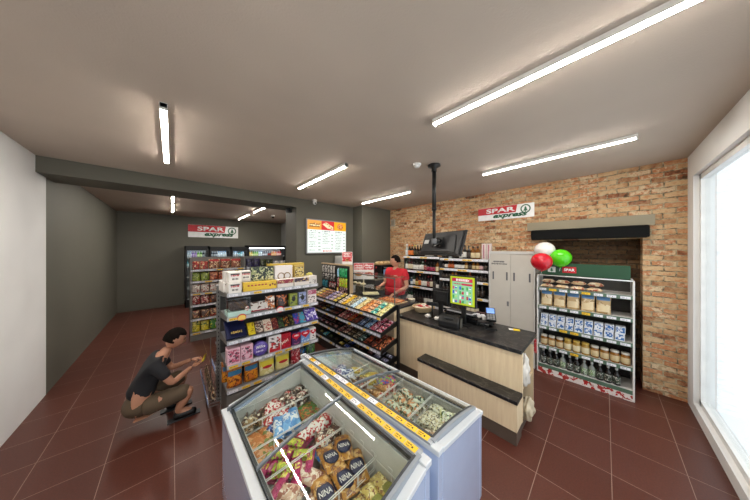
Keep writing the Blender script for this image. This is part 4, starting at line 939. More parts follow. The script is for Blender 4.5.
hang('lime green packet', ('#8ab828', '#c8dc50', '#d0803a'), .085, .15, .80, 1.31, 3, .09)
hang('dark red packet', ('#8a2838', '#d8a0a8', '#50101c'), .06, .15, .72, 1.31, 1, .1)
hang('maroon blister packet', ('#4a2028', '#c8a0a0', '#281014'), .055, .10, .80, 1.13, 4, .065)
hang('yellow packet', ('#d8c02a', '#a02830', '#f0e890'), .05, .13, .70, 1.13, 1, .1)
hang('grey and white blister card', ('#b4b0a8', '#dcd8d2', '#4a4644'), .08, .13, .14, 1.53, 5, .105)
hang('black and white blister card', ('#4a4846', '#c8c4be', '#18181a'), .08, .11, .14, 1.36, 5, .105)
hang('teal blister card', ('#1f6a7a', '#2c8a98', '#104050'), .10, .12, .15, 1.21, 2, .12)
hang('small dark blister card', ('#3a3434', '#a83438', '#d8d0c8'), .07, .10, .42, 1.2, 3, .085)

# ------------------------------------------------------------------ bottle shelves on the brick wall
SX = 4.25
def bottle_unit(label, y_left, zs, w=1.0, tags='WYWWWYYWWW'):
    t = thing('bottle_shelving', label, 'shelving', (SX, y_left, 0), -PI/2)
    for i, z in enumerate(zs): shelf(t, w-.01, z, .37, mt=mat('#4a4b4e', .5), strip=mat('#ececf0', .35), sh=.042, tags=(tags[i:]+tags[:i]), tw=.09, tagh=.03)
    m = MB(); m.box(0, w-.01, .37, .385, 0, zs[0]); m.build('back_panel', mat('#2c2a2a', .6), t)
    for x in (0, w-.022): m = MB(); m.box(x, x+.012, .0+.02, .37, 0, zs[0]); m.build('side_panel', mat('#38383a', .5), t)
    return Frame(SX, y_left, -PI/2)
ZL = [1.72, 1.38, 1.01, .62, .2]; ZR = [1.70, 1.49, 1.27, .96, .6, .2]
fl = bottle_unit('dark bottle shelving against the brick wall, left bay behind the employee', 3.47, ZL)
f2 = bottle_unit('dark bottle shelving against the brick wall, right bay beside the grey lockers', 2.46, ZR)
gl = lambda c, r=.08: mat(c, r, var=.03)
dark = gl('#120c0a'); amber = gl('#5a2c0e'); clear = gl('#b8bdb8'); green = gl('#18301c'); whi = gl('#7a4a18'); redg = gl('#3a0c14')
def bt(ph, g_, l, c, r=.036, h=.29, **k): return bottle('bottle', r, h, g_, l, c, ph, **k)
L_ = lambda *c: G(*c, 40)
b_orange = bt('dark bottle with orange cap and label', dark, L_('#d8702a', '#e89a50', '#a04818'), mat('#e0762a', .4))
b_clear = bt('clear bottle with white cap', clear, L_('#d8dce0', '#b8c0c8', '#e8e8e8'), mat('#e8e8ea', .4), h=.31)
b_yel = bt('dark bottle with yellow cap', dark, L_('#3a3020', '#5a5030', '#1a1810'), mat('#d0c050', .4), h=.28)
b_white = bt('dark bottle with white label', dark, mat('#e6e2da', .5), mat('#141414', .4), h=.28)
b_whites = bt('short dark bottle with white label', dark, mat('#dcd8d0', .5), mat('#1c1c1c', .4), h=.2)
b_wine = bt('wine bottle with cream label and red cap', redg, mat('#d8ccb0', .5), mat('#7a1420', .4), h=.3, neck=.4)
b_winew = bt('green wine bottle with white label', green, mat('#e0ddd4', .5), mat('#2c2c30', .4), h=.3)
b_pink = bt('bottle with rose red label', dark, L_('#a02848', '#c86080', '#601020'), mat('#2c1418', .4), h=.22)
b_whisk = bt('amber bottle with cream label', whi, mat('#d8c8a0', .5), mat('#201814', .4), r=.042, h=.25, neck=.3)
b_rect = bt('dark amber bottle with yellow label', amber, L_('#d0b458', '#8a7030', '#e0d090'), mat('#2a1c10', .4), r=.042, h=.24, neck=.32)
b_blue = bt('small blue bottle', gl('#20486a'), mat('#c8d0d8', .5), mat('#c8ccd0', .4), r=.032, h=.2)
b_dk = bt('plain dark bottle', dark, L_('#2c2420', '#5a4a3c', '#181210'), mat('#0e0e10', .4), h=.27)
b_silver = bt('clear bottle with silver label', clear, L_('#a0a4a8', '#c8ccd0', '#707478'), mat('#b0b4b8', .3), h=.27)
b_red = bt('dark bottle with red label', dark, L_('#a82028', '#d8c8b0', '#701018'), mat('#901820', .4), h=.27)
b_tall = T(carton('gift_carton', .075, .075, .30, mat('#e2d4d0', .4), 'white and pink gift carton', 'box').root, .08, 'white and pink gift carton', 'box')
MB().box(-.012, .012, -.0385, -.0375, .02, .28).build('stripe', mat('#b87888', .4), b_tall.root)
GB = 'bottles on the shelving by the brick wall'
NM = ['top', 'second', 'third', 'fourth', 'fifth']
def brow(fr, z, seq, bay, lvl, v=.06, w=.96, gap=.006): fill(fr, z+.001, v, .015, seq, 'on %s shelf of %s bottle bay' % (NM[lvl], bay), GB, gap=gap, width=w)
brow(fl, ZL[0], [b_clear, (b_orange, 2), b_yel, (b_dk, 2), (b_yel, 1), (b_whites, 3), (b_dk, 2)], 'left', 0, gap=.01)
brow(fl, ZL[1], [(b_winew, 1), (b_wine, 2), (b_white, 3), (b_winew, 1), b_red, (b_pink, 3), b_whisk, b_silver], 'left', 1)
brow(fl, ZL[2], [b_silver, (b_dk, 1), b_blue, b_winew, (b_rect, 1), b_orange, (b_white, 2), b_red, (b_wine, 1), b_dk, b_whites], 'left', 2)
brow(fl, ZL[3], [(b_winew, 3), (b_dk, 4), (b_white, 4)], 'left', 3)
brow(f2, ZR[0], [(b_dk, 2), (b_silver, 1), (b_dk, 2), (b_whites, 1), (b_white, 1), b_dk, (b_whisk, 2), b_rect], 'right', 0, w=.88)
fill(f2, ZR[0]+.001, .10, .84, [(b_tall, 2)], 'at the right end of the top bottle shelf', GB)
b_s = lambda ph, g_, l, c: bt(ph, g_, l, c, r=.033, h=.17, neck=.35)
s_or = b_s('small bottle with orange label', amber, L_('#c8602a', '#e08a4a', '#803818'), mat('#c05a28', .4)); s_wh = b_s('small bottle with white label', dark, mat('#e4e0d8', .5), mat('#181818', .4))
s_am = b_s('small amber bottle with tan label', whi, mat('#c8b080', .5), mat('#2a1c12', .4)); s_dk = b_s('small plain dark bottle', dark, L_('#3a3028', '#706050', '#181410'), mat('#0e0e0e', .4)); s_pk = b_s('small bottle with pink label', dark, mat('#c8a0a0', .5), mat('#401820', .4))
brow(f2, ZR[1], [(s_dk, 1), s_wh, (s_or, 2), (s_wh, 3), s_am, (s_dk, 1), (s_am, 2), s_pk, (s_dk, 2)], 'right', 1)
brow(f2, ZR[2], [(s_dk, 3), (s_am, 2), (s_wh, 1), (s_dk, 2), s_or, (s_wh, 1), (s_dk, 3)], 'right', 2)
brow(f2, ZR[3], [(b_dk, 3), (b_silver, 1), (b_rect, 1), (b_dk, 2), (b_white, 1), (b_whisk, 1), (b_dk, 2)], 'right', 3)
brow(f2, ZR[4], [(b_white, 3), (b_dk, 3), (b_wine, 4)], 'right', 4)

# ------------------------------------------------------------------ grey lockers
t = thing('storage_cabinet', 'tall pale grey metal cabinet with two doors beside the bottle shelving', 'cabinet', (4.2, 1.445, 0), -PI/2)
CW, CH = .685, 1.86; CAB = mat('#c4beb4', .4, .0, var=.02)
m = MB(); m.box(0, CW, .012, .43, 0, CH); m.build('body', CAB, t, bevel=.004)
m = MB(); m.box(0, CW, -.004, .012, CH-.045, CH); m.box(0, .02, -.004, .012, 0, CH-.045); m.box(CW-.02, CW, -.004, .012, 0, CH-.045); m.box(.02, CW-.02, -.004, .012, 0, .06); m.build('frame', mat('#c6c4c0', .4), t)
for k, (x0, x1) in enumerate([(.022, .338), (.344, CW-.022)]):
    m = MB(); m.box(x0, x1, .000+.006*k, .012, .062, CH-.05-.0*k); d = m.build('door', CAB, t, bevel=.002)
    for hxx in (x0+.05, x1-.05):
        m = MB(); m.box(hxx-.012, hxx+.012, -.002+.006*k, .004+.006*k, 1.36, 1.50); m.build('recessed_handle', mat('#56565a', .4), d)
    if k == 0:
        m = MB(); scribble(m, .07, .25, 1.665, .026, -.0005, 0, 21, dense=1); scribble(m, .045, .29, 1.625, .028, -.0005, 0, 22, dense=1); m.build('lettering', mat('#3c3c40', .5), d)
        m = MB(); m.box(x1-.05, x1-.02, -.006, .001, .92, 1.0); m.build('lock', MG, d)

# ------------------------------------------------------------------ right hand shelving, banner, black box over the opening
t = thing('shelving_unit', 'white framed shelving with snacks and drinks under the green banner', 'shelving', (4.17, .715, 0), -PI/2)
fr = Frame(4.17, .715, -PI/2); RW = .95
zsR = [.13, .42, .72, 1.03, 1.31]
GS = mat('#56705e', .4)
for i, z in enumerate(zsR): shelf(t, RW, z, .38, mt=mat('#d8d6d2', .4), strip=GS, sh=.045, tags=['', 'WWWYWWWW', 'WWYYWWWW', 'WWWWYWWW', 'WYWWYWWW'][i], tw=.085, tagh=.032)
for x in (-.018, RW): m = MB(); m.box(x, x+.018, -.005, .40, 0, 1.50); m.build('side_frame', mat('#dcdad6', .4), t, bevel=.003)
MB().box(0, RW, .385, .395, 0, 1.5).build('back_panel', mat('#3a3836', .6), t)
m = MB(); m.tube([(-.01, .0, 1.35), (-.01, -.01, 1.46), (0, -.01, 1.50), (RW, -.01, 1.50)], .008, 8); m.build('top_rail', WH, t)
MB().box(0, RW, -.006, .0, 0, .085).build('base_panel', G('#e4ddd8', '#b8282c', '#a83a34', 14), t)
w = 'on right shelving under green banner'; gp = 'goods on the right shelving'
bread = packet('bread_bag', .16, .11, .065, G('#d8bc94', '#e8dcc4', '#a85a44', 14), 'beige bread bag with red print', 'bread'); 
fill(fr, zsR[4]+.003, .08, .02, [(bread, 4)], 'lower row, top shelf of right shelving', gp, gap=.01); fill(fr, zsR[4]+.075, .08, .03, [(bread, 4)], 'upper row, top shelf of right shelving', gp, gap=.01)
t = pouch('flour_bag', .145, .09, .23, G('#c8a878', '#e2cda8', '#a88858', 8), 'tan bag with blue header', 'bag', header=mat('#5a88b8', .4), label=mat('#dcc8a0', .4)); fill(fr, zsR[3]+.001, .08, .02, [(t, 5)], 'on fourth shelf of right shelving', gp)
t1 = carton('milk_box', .085, .08, .09, mat('#dfe3ea', .4), 'white and blue small box', 'box', panel=G('#dfe3ea', '#3a6aa8', '#3a6aa8', 24))
fill(fr, zsR[2]+.001, .06, .02, [(t1, 9)], 'lower row on middle shelf of right shelving', gp, gap=.012)
for i in range(9): t1.put(fr.at(.075+i*.097, .065, zsR[2]+.093), fr.rz, name_in_row(i, 9, t1.phrase, 'upper row on middle shelf of right shelving'), gp)
t = jar('glass_jar', .043, .155, gl('#8a5a20'), mat('#c8b48a', .5), mat('#d0ccc0', .3), 'amber jar with pale label'); t2 = jar('glass_jar', .043, .165, gl('#a8843a'), mat('#d8cca8', .5), mat('#c8a850', .3), 'golden jar with yellow lid')
fill(fr, zsR[1]+.001, .06, .02, [(t, 3), (t2, 3), (t, 4)], 'on second shelf of right shelving', gp, gap=.006)
t = bottle('drink_bottle', .036, .22, gl('#201c1a'), L_('#3a4a3a', '#c8c8c0', '#201c1a'), mat('#d0d4d0', .4), 'dark drink bottle with white cap'); t2 = bottle('drink_bottle', .036, .21, gl('#8a8e88'), L_('#7a9a6a', '#d8dcd0', '#304030'), mat('#c8ccc8', .4), 'grey green drink bottle')
fill(fr, zsR[0]+.001, .06, .02, [(t, 3), (t2, 1), (t, 2), (t2, 2), (t, 3)], 'on bottom shelf of right shelving', gp, gap=.004)
t = thing('shop_banner', 'dark green banner standing above the white framed shelving', 'sign', (4.2, .70, 1.511), -PI/2)
MB().box(0, .92, 0, .02, 0, .175).build('panel', mat('#1f4a30', .4), t, bevel=.003)
m = MB(); m.box(.10, .19, -.002, .001, .04, .12); m.build('white_patch', mat('#d8d8d4', .4), t); m = MB(); m.box(.27, .42, -.002, .001, .04, .13); p = m.build('red_patch', RED, t)
m = MB(); m.prism(fir(.145, .08, .035), 'y', -.0035, -.002); m.build('tree_emblem', GRN, t); text_mesh('SPAR', .12, .04, mat('#ffffff', .4), 'lettering', p, offset=.03, loc=(.285, -.003, .065))
for x in (.08, .82): MB().box(x, x+.015, .02, .035, -.01, .17).build('bracket', DG, t)
o = MB().box(0, 1.28, 0, .13, 0, .165).build('roller_shutter_box', mat('#0b0b0b', .8, spec=.2), None, (WX-.135, .88, 2.054), -PI/2, bevel=.02); tag(o, 'long matt black box under the stone lintel on the brick wall', 'shutter box')

# balloons
def balloon(c, x, y, z, label):
    def fn(p):
        q = Vector(p); 
        if q.z < 0: q.x *= 1 - .16*q.z*q.z; q.y *= 1 - .16*q.z*q.z; q.z *= 1.12
        return q
    t = thing('balloon', label, 'balloon', (x, y, z)); 
    m = MB(); m.ball((0, 0, 0), (.132, .132, .124), 28, fn=fn); m.ball((0, 0, -.142), (.012, .012, .009), 8); m.build('body', mat(c, .16, var=.02), t)
    MB().tube([(0, 0, -.145), (.01, .005, -.17), (0, .01, -.20)], .0022, 6).build('string', mat('#e0e0e0', .5), t)
balloon('#e4e0da', 4.16, .634, 1.882, 'white balloon above the red one, beside the grey cabinet')
balloon('#c01828', 3.90, .63, 1.72, 'red balloon at the top corner of the grey cabinet')
balloon('#52c818', 4.15, .45, 1.772, 'lime green balloon right of the white and red balloons')

# ------------------------------------------------------------------ far aisle and back room
SY = 5.77
for k, (x0, label) in enumerate([(.27, 'grey shelving with crisps and snacks beyond the opening, left bay'), (1.27, 'grey shelving beyond the opening, right bay behind the gondola')]):
    t = thing('snack_shelving', label, 'shelving', (x0, SY, 0)); fr = Frame(x0, SY, 0); W_ = .98
    zz = [.17, .45, .74, .98, 1.23, 1.47]
    for i, z in enumerate(zz): shelf(t, W_, z, .36, tags=['YWWWY', 'WWWWW', 'WWWYW', 'YYWYW', 'WYWWW', 'WWYWY'][i], tw=.12)
    MB().box(0, W_, .37, .385, 0, 1.72).build('back_panel', UPR, t); MB().box(0, W_, .02, .36, 0, .12).build('base', UPR, t)
    for x in (0, W_-.03): m = MB(); m.box(x, x+.03, .0, .4, 0, 1.72 if k == 0 else 1.5); m.build('upright', UPR, t)
    S = lambda a, b_, c, ph, w=.15, h=.2, **q: pouch('snack_bag', w, .08, h, G(a, b_, c, 16), ph, 'snack', **q)
    wv = 'beyond the opening, %s bay ' % ('left' if k == 0 else 'right')
    if k == 0:
        rows = [[(S('#c8b428', '#2c5a28', '#e0d060', 'yellow green snack bag', h=.22), 2), (S('#3a7a2c', '#c8c040', '#1f4a1c', 'green snack bag', h=.22), 2), (S('#5a2c1c', '#c8a040', '#2c140c', 'brown snack bag', h=.2), 2)],
                [(S('#4a2c20', '#c8a070', '#8a2820', 'dark brown snack bag', h=.16), 3), (S('#7a3c24', '#d0a060', '#3a1c10', 'chestnut snack bag', h=.2), 3)],
                [(S('#8a1c20', '#d8b0a0', '#4a0c10', 'dark red snack bag', h=.18), 2), (S('#4a2418', '#a05a30', '#20100a', 'brown black snack bag', h=.18), 2), (S('#a89a88', '#5a3428', '#d8d0c0', 'grey snack bag', h=.17), 2)],
                [(S('#b8aca0', '#8a3c34', '#e0d8cc', 'silver snack bag', h=.18), 6)],
                [(S('#7a8a28', '#b0b850', '#3c4a14', 'olive green snack bag', h=.18), 2), (S('#b04a2c', '#e0a070', '#6a2010', 'rust orange snack bag', h=.18), 3), (S('#b8982c', '#e0cc70', '#6a4c14', 'mustard snack bag', h=.18), 1)],
                [(S('#a82a24', '#e0c090', '#6a1410', 'red snack bag', w=.14, h=.17), 2), (S('#8a4a2c', '#e0c090', '#4a2010', 'large brown jar bag', w=.2, h=.21, header=mat('#b01c20', .4)), 3)]]
    else:
        rows = [None]*4 + [[(S('#5a5048', '#a89880', '#2c2420', 'grey brown snack bag', h=.16), 6)], [(S('#241c48', '#3a2c6a', '#100c20', 'navy violet snack bag', h=.2), 2), (S('#26301c', '#5a6030', '#10140a', 'dark olive snack bag', h=.17), 2), (S('#c8c0b8', '#3a6aa8', '#e8e4dc', 'pale snack bag', h=.12), 2)]]
    for i, sq in enumerate(rows):
        if sq: fill(fr, zz[i]+.001, .09, .01, sq, wv+['bottom', 'fifth', 'fourth', 'third', 'second', 'top'][i]+' shelf', 'snack bags beyond the opening', gap=.004, width=.97)
# coolers along the far wall
CY = 9.25
def cooler(label, x0, w, h, light, open_=False, seqs=(), who=''):
    t = thing('drinks_cooler', label, 'cooler', (x0, CY, 0)); fr = Frame(x0, CY, 0)
    m = MB(); m.box(0, .03, 0, .6, 0, h); m.box(w-.03, w, 0, .6, 0, h); m.box(0, w, .57, .6, 0, h); m.box(0, w, 0, .6, 0, .2); m.box(0, w, 0, .6, h-.10, h); m.build('cabinet', BLK, t, bevel=.004)
    m = MB(); m.box(.03, w-.03, .06, .10, h-.115, h-.10); m.build('light_bar', mat('#f4f8ff', .4, emit=light, var=0), t)
    m = MB(); m.box(.03, w-.03, .55, .57, .2, h-.1); m.build('liner', mat('#c8ccd0', .4), t)
    zs = [.22, .6, .98, 1.32, 1.62]
    for z in zs: m = MB(); m.box(.03, w-.03, .06, .55, z-.015, z); m.box(.03, w-.03, .05, .06, z-.03, z+.01); m.build('shelf', mat('#b8bcc0', .4), t)
    if not open_:
        m = MB(); m.box(0, .045, -.04, -.005, .2, h-.1); m.box(w-.045, w, -.04, -.005, .2, h-.1); m.box(.045, w-.045, -.04, -.005, .2, .25); m.box(.045, w-.045, -.04, -.005, h-.15, h-.1); d = m.build('door', BLK, t)
        m = MB(); m.box(.045, w-.045, -.026, -.02, .25, h-.15); m.build('glass', GLS, d); MB().box(w-.04, w-.025, -.07, -.04, .8, 1.3).build('handle', DG, d)
    for z, sq, nm in zip((1.32, 1.62), seqs, ('lower', 'upper')):
        fill(fr, z+.001, .14, .035, sq, 'on %s row of %s' % (nm, who), 'drinks in the coolers', gap=.004, width=w-.035)
D = lambda g_, l, c, ph, r=.032, h=.2: bottle('drink_bottle', r, h, gl(g_), mat(l, .4), mat(c, .4), ph)
dA = D('#c8dce8', '#e8f0f4', '#3a80c0', 'clear water bottle'); dB = D('#8a6ab0', '#c8b0d8', '#503080', 'violet drink bottle'); dC = D('#78c8d8', '#d8f0f4', '#2090a8', 'aqua drink bottle'); dD = D('#2c3a4a', '#c8d0d8', '#101418', 'dark drink bottle')
dE = D('#60a838', '#d8e8b0', '#306018', 'green drink bottle'); dF = D('#b03028', '#e8c8b8', '#801814', 'red drink bottle'); dG = D('#e08a30', '#f0d0a0', '#a85818', 'orange drink bottle'); dH = D('#d0b838', '#f0e8a8', '#88701c', 'yellow drink bottle')
cooler('black drinks cooler on the far wall, leftmost', .30, .61, 2.0, COOL_E, seqs=([(dC, 3), (dB, 2), (dD, 3)], [(dA, 2), (dB, 2), (dE, 2), (dD, 2)]), who='leftmost cooler')
cooler('black drinks cooler on the far wall, second from left', .93, .61, 1.98, COOL_E, seqs=([(dD, 4), (dF, 4)], [(dD, 3), (dA, 4), (dD, 1)]), who='second cooler')
cooler('black drinks cooler on the far wall, next to the wide open one', 1.56, .53, 1.98, COOL_E, seqs=([(dD, 3), (dG, 3)], [(dA, 3), (dC, 2), (dA, 2)]), who='third cooler')
dI = D('#e8e4d8', '#f0c890', '#d87830', 'white and orange carton bottle', r=.04, h=.22); dJ = D('#404a50', '#a02c28', '#181818', 'black and red drink bottle')
cooler('wide open refrigerated case on the far wall, rightmost', 2.11, 1.38, 2.04, COOL_E*1.3, True, seqs=([(dE, 2), (dC, 3), (dA, 4), (dJ, 3), (dF, 4)], [(dH, 2), (dE, 3), (dA, 2), (dD, 3), (dJ, 2), (dG, 3), (dF, 3)]), who='wide open case')
# ------------------------------------------------------------------ counter
def wood_mat():
    m, nt, b = newmat('pale_oak'); N = nt.nodes.new; L = nt.links.new
    b.inputs['Roughness'].default_value = .45
    tc = N('ShaderNodeTexCoord'); mp = N('ShaderNodeMapping'); mp.inputs['Scale'].default_value = (9, 9, .7); L(tc.outputs['Object'], mp.inputs['Vector'])
    ns = N('ShaderNodeTexNoise'); ns.inputs['Scale'].default_value = 4; ns.inputs['Detail'].default_value = 6; ns.inputs['Roughness'].default_value = .6; L(mp.outputs[0], ns.inputs['Vector'])
    rp = N('ShaderNodeValToRGB'); e = rp.color_ramp.elements; e[0].position = .25; e[0].color = lin(hx('#dcc29c')) + (1,); e[1].position = .75; e[1].color = lin(hx('#efdab6')) + (1,)
    L(ns.outputs['Fac'], rp.inputs['Fac']); L(rp.outputs['Color'], b.inputs['Base Color']); return m
def stone_mat():
    m, nt, b = newmat('black_marble'); N = nt.nodes.new; L = nt.links.new
    b.inputs['Roughness'].default_value = .38
    tc = N('ShaderNodeTexCoord'); ns = N('ShaderNodeTexNoise'); ns.inputs['Scale'].default_value = 5; ns.inputs['Detail'].default_value = 8; ns.inputs['Distortion'].default_value = 1.6; L(tc.outputs['Object'], ns.inputs['Vector'])
    rp = N('ShaderNodeValToRGB'); e = rp.color_ramp.elements; e[0].position = .47; e[0].color = lin(hx('#151516')) + (1,); e[1].position = .53; e[1].color = lin(hx('#1c1c1d')) + (1,)
    q = e.new(.5); q.color = lin(hx('#4a4642')) + (1,)
    L(ns.outputs['Fac'], rp.inputs['Fac']); L(rp.outputs['Color'], b.inputs['Base Color']); return m
OAK, STONE, KICK = wood_mat(), stone_mat(), mat('#5a4c42', .5)
t = thing('checkout_counter', 'pale wood checkout counter with black stone top and low packing ledge', 'counter', (2.57, 2.24, 0), -PI/2)
CL = 1.665
m = MB(); m.box(0, CL, .03, .05, .13, .832); m.box(0, .02, .05, .66, .0, .832); m.box(.5, .52, .05, .64, .1, .832); m.box(0, CL, .50, .52, .1, .78); m.box(CL-.40, CL-.01, .05, .50, .44, .458); m.build('body', OAK, t)
for i in range(3): m = MB(); m.box(CL*i/3+.001, CL*(i+1)/3-.001, .018, .03, .13, .832); m.build('front_panel', OAK, t)
MB().box(0, CL, -.005, .70, .832, .872).build('countertop', STONE, t, bevel=.004)
MB().box(.0, CL-.02, .05, .5, 0, .13).build('plinth', KICK, t)
l0 = .52
m = MB(); m.box(l0, CL-.002, -.165, -.149, .135, .402); m.box(CL-.02, CL-.002, -.149, .017, .135, .402); m.box(l0, l0+.018, -.149, .017, .135, .402); m.build('ledge_panel', OAK, t)
MB().box(l0-.005, CL+.004, -.175, .0175, .402, .438).build('packing_ledge', STONE, t, bevel=.004)
MB().box(l0+.01, CL-.006, -.158, .016, 0, .135).build('ledge_plinth', KICK, t)
# crumpled bags in the open end
def crumple(name, label, c, r, loc, seed, rz=0):
    m = MB(); rr = random.Random(seed); ph = [rr.uniform(0, 6) for _ in range(9)]
    def fn(p):
        k = 1 + .16*math.sin(6*p.x+ph[0]+3*p.z) + .14*math.sin(8*p.y+ph[1]+4*p.x) + .12*math.sin(9*p.z+ph[2]+5*p.y); return Vector((p.x*k, p.y*k, max(p.z*k, -.8)))
    m.ball((0, 0, r[2]*.8), r, 34, fn=fn); o = m.build(name, c, None, loc, rz); return tag(o, label, 'bag')
PLB = mat('#d8d2c8', .45, var=.08)
crumple('carrier_bag', 'crumpled white bags stuffed in the upper open end of the counter', PLB, (.075, .04, .17), (2.73, .58, .47), 1)
crumple('carrier_bag', 'crumpled cream bag lying at the foot of the counter end', mat('#c9bba0', .5), (.09, .05, .12), (2.76, .56, .10), 2)
crumple('carrier_bag', 'small rumpled bag on the lower shelf inside the counter end', mat('#cfc5b0', .5), (.06, .04, .07), (2.93, .62, .005), 4)
MB_ = MB().box(-.02, .02, -.012, .012, 0, .16); tag(MB_.build('hanging_packet', G('#b82a30', '#d8a0a0', '#801018', 40), None, (3.28, .59, .62)), 'small red packet hanging at the back corner of the counter', 'packet')
# things on the counter
CT = .8725
o = thing('price_note', 'yellow and white paper slip on the right of the counter top', 'paper slip', (3.17, .80, CT), -1.2)
MB().box(-.05, .0, -.03, .03, 0, .002).build('white_half', WH, o); MB().box(0, .07, -.032, .032, .0, .0035).build('yellow_half', mat('#e8c818', .5), o)
# wicker basket with sweets
o = thing('wicker_basket', 'oval wicker basket heaped with small sweets on the counter', 'basket', (3.02, 2.05, CT), -.5); o.scale = (1.05, 1.05, 1.1)
m = MB(); WK = mat('#cdb48c', .6)
for j in range(7):
    t_ = j/6; a, b_ = .12+.05*t_, .085+.045*t_
    m.tube([(a*math.cos(2*PI*i/28), b_*math.sin(2*PI*i/28), .006+.065*t_+.003*(i % 2)) for i in range(29)], .0055, 6)
for i in range(28): c_, s_ = math.cos(2*PI*i/28), math.sin(2*PI*i/28); m.tube([(.118*c_, .083*s_, .0), (.172*c_, .132*s_, .078)], .004, 5)
n = 24; m.prism([(.12*math.cos(2*PI*i/n), .085*math.sin(2*PI*i/n)) for i in range(n)], 'z', .002, .01); m.build('body', WK, o)
m = MB(); m.tube([(.175*math.cos(2*PI*i/28), .135*math.sin(2*PI*i/28), .08) for i in range(29)], .009, 8); m.build('rim', WK, o)
sw = [T(packet('wrapped_sweet', .048, .075, .026, mat(c, .35), ph+' wrapped sweet', 'sweet').root, .03, ph+' wrapped sweet', 'sweet') for c, ph in (('#e4dccb', 'cream'), ('#b8282c', 'red'), ('#e8ddd0', 'white'))]
k = 0; cnt = [0, 0, 0]; rs = random.Random(11); SWP = []
for ring, (nn, R) in enumerate(((1, 0), (6, .045), (11, .095))):
    for i in range(nn):
        q = rs.choice([0, 1, 1, 2]); a = 2*PI*i/nn+ring*.4; SWP.append((q, R*1.2*math.cos(a), R*.85*math.sin(a), .105-.018*ring))
for q, x, y, z in SWP:
    c_, s_ = math.cos(-.5), math.sin(-.5)
    sw[q].put((3.02+x*c_-y*s_, 2.05+x*s_+y*c_, CT+z), (rs.uniform(-.3, .3), rs.uniform(-.3, .3), rs.uniform(0, 3)), sw[q].phrase + ' in the heap inside the wicker basket on the counter', sw[q].phrase.split()[0] + ' sweets in the wicker basket')
m = MB(); m.M = Matrix.Identity(4); n = 20
m.prism([(.115*math.cos(2*PI*i/n), .085*math.sin(2*PI*i/n)) for i in range(n)], 'z', .012, .058); m.build('filling', G('#d8cab0', '#b83a34', '#efe6d8', 40), o)
o = thing('paper_tub', 'white round paper tub on the food case worktop beside the wicker basket', 'tub', (3.1, 2.35, .961)); MB().lathe([(.05, 0), (.065, .055), (.067, .057), (.06, .055), (.045, .012)], 20).build('body', mat('#d8d0bc', .5), o); MB().lathe([(.054, .045), (.05, .05), (.02, .056), (.001, .057)], 14).build('filling', G('#e0d8c8', '#c8b898', '#b8a888', 60), o)
# customer display with the offers poster
o = thing('advert_screen', 'upright screen with lime bordered offers poster facing the customers', 'screen', (2.84, 1.315, CT), -PI/2)
m = MB(); m.box(-.185, .185, 0, .035, .255, .67); m.build('bezel', BLK, o, bevel=.006)
def scr(c, e=SCR_E*.8): return mat(c, .3, emit=e, var=0)
m = MB(); m.box(-.165, .165, -.002, .002, .275, .652); s = m.build('screen', scr('#b4c81e'), o)
m = MB(); m.box(-.138, .138, -.0035, -.002, .30, .63); m.build('poster_ground', scr('#8ac8a0'), s)
m = MB(); m.box(-.14, .14, -.005, -.0035, .585, .632); m.box(.0, .14, -.005, -.0035, .54, .565); m.build('red_banner', scr('#b82048'), s)
m = MB(); scribble(m, -.08, .10, .594, .03, -.005, 0, 2, dense=1); scribble(m, -.12, .0, .545, .018, -.0035, 1, 3, dense=1); m.build('lettering', [scr('#f4f0f0'), scr('#b82048')], s)
pc = ['#c84a78', '#3a5ac8', '#3f9a48', '#e4e8e0', '#b83040', '#a8d070']
for r_ in range(4):
    for c_ in range(3):
        m = MB(); x = -.10+.095*c_; z_ = .50-.062*r_; rr = random.Random(r_*3+c_)
        m.box(x-.03, x-.008, -.0055, -.0035, z_-.022, z_+.022, 0); m.box(x, x+.03, -.0055, -.0035, z_-.015+rr.uniform(-.01, .01), z_+.008, 1); m.ball((x+.02, -.0045, z_+.014), (.012, .002, .009), 8, 2)
        m.build('product_picture', [scr(pc[(r_+c_) % 6]), scr(pc[(r_*2+c_+1) % 6]), scr(pc[(r_+c_*2+3) % 6])], s)
MB().box(-.03, .03, .035, .07, .0, .45).build('post', BLK, o, bevel=.004); MB().box(-.09, .09, -.03, .15, 0, .015).build('base', BLK, o, bevel=.004)
# cashier monitor seen from behind
o = thing('cashier_monitor', 'black cashier monitor seen from behind, left of the lime bordered screen', 'monitor', (2.98, 1.70, CT), -PI/2)
m = MB(); m.box(-.155, .155, .0, .03, .17, .425); m.box(-.11, .11, -.025, .0, .20, .39); m.build('housing', BLK, o, bevel=.008)
for k in range(6): m = MB(); m.box(-.08, .08, -.0265, -.025, .25+k*.015, .256+k*.015); m.build('vent_slot', DG, o)
MB().box(-.035, .035, -.03, .0, .01, .25).build('stand', BLK, o, bevel=.004); MB().box(-.10, .10, -.09, .09, 0, .014).build('base', BLK, o, bevel=.004)
m = MB(); m.box(-.14, .14, .03, .032, .185, .41); m.build('screen', scr('#a8b8c8', .5), o)
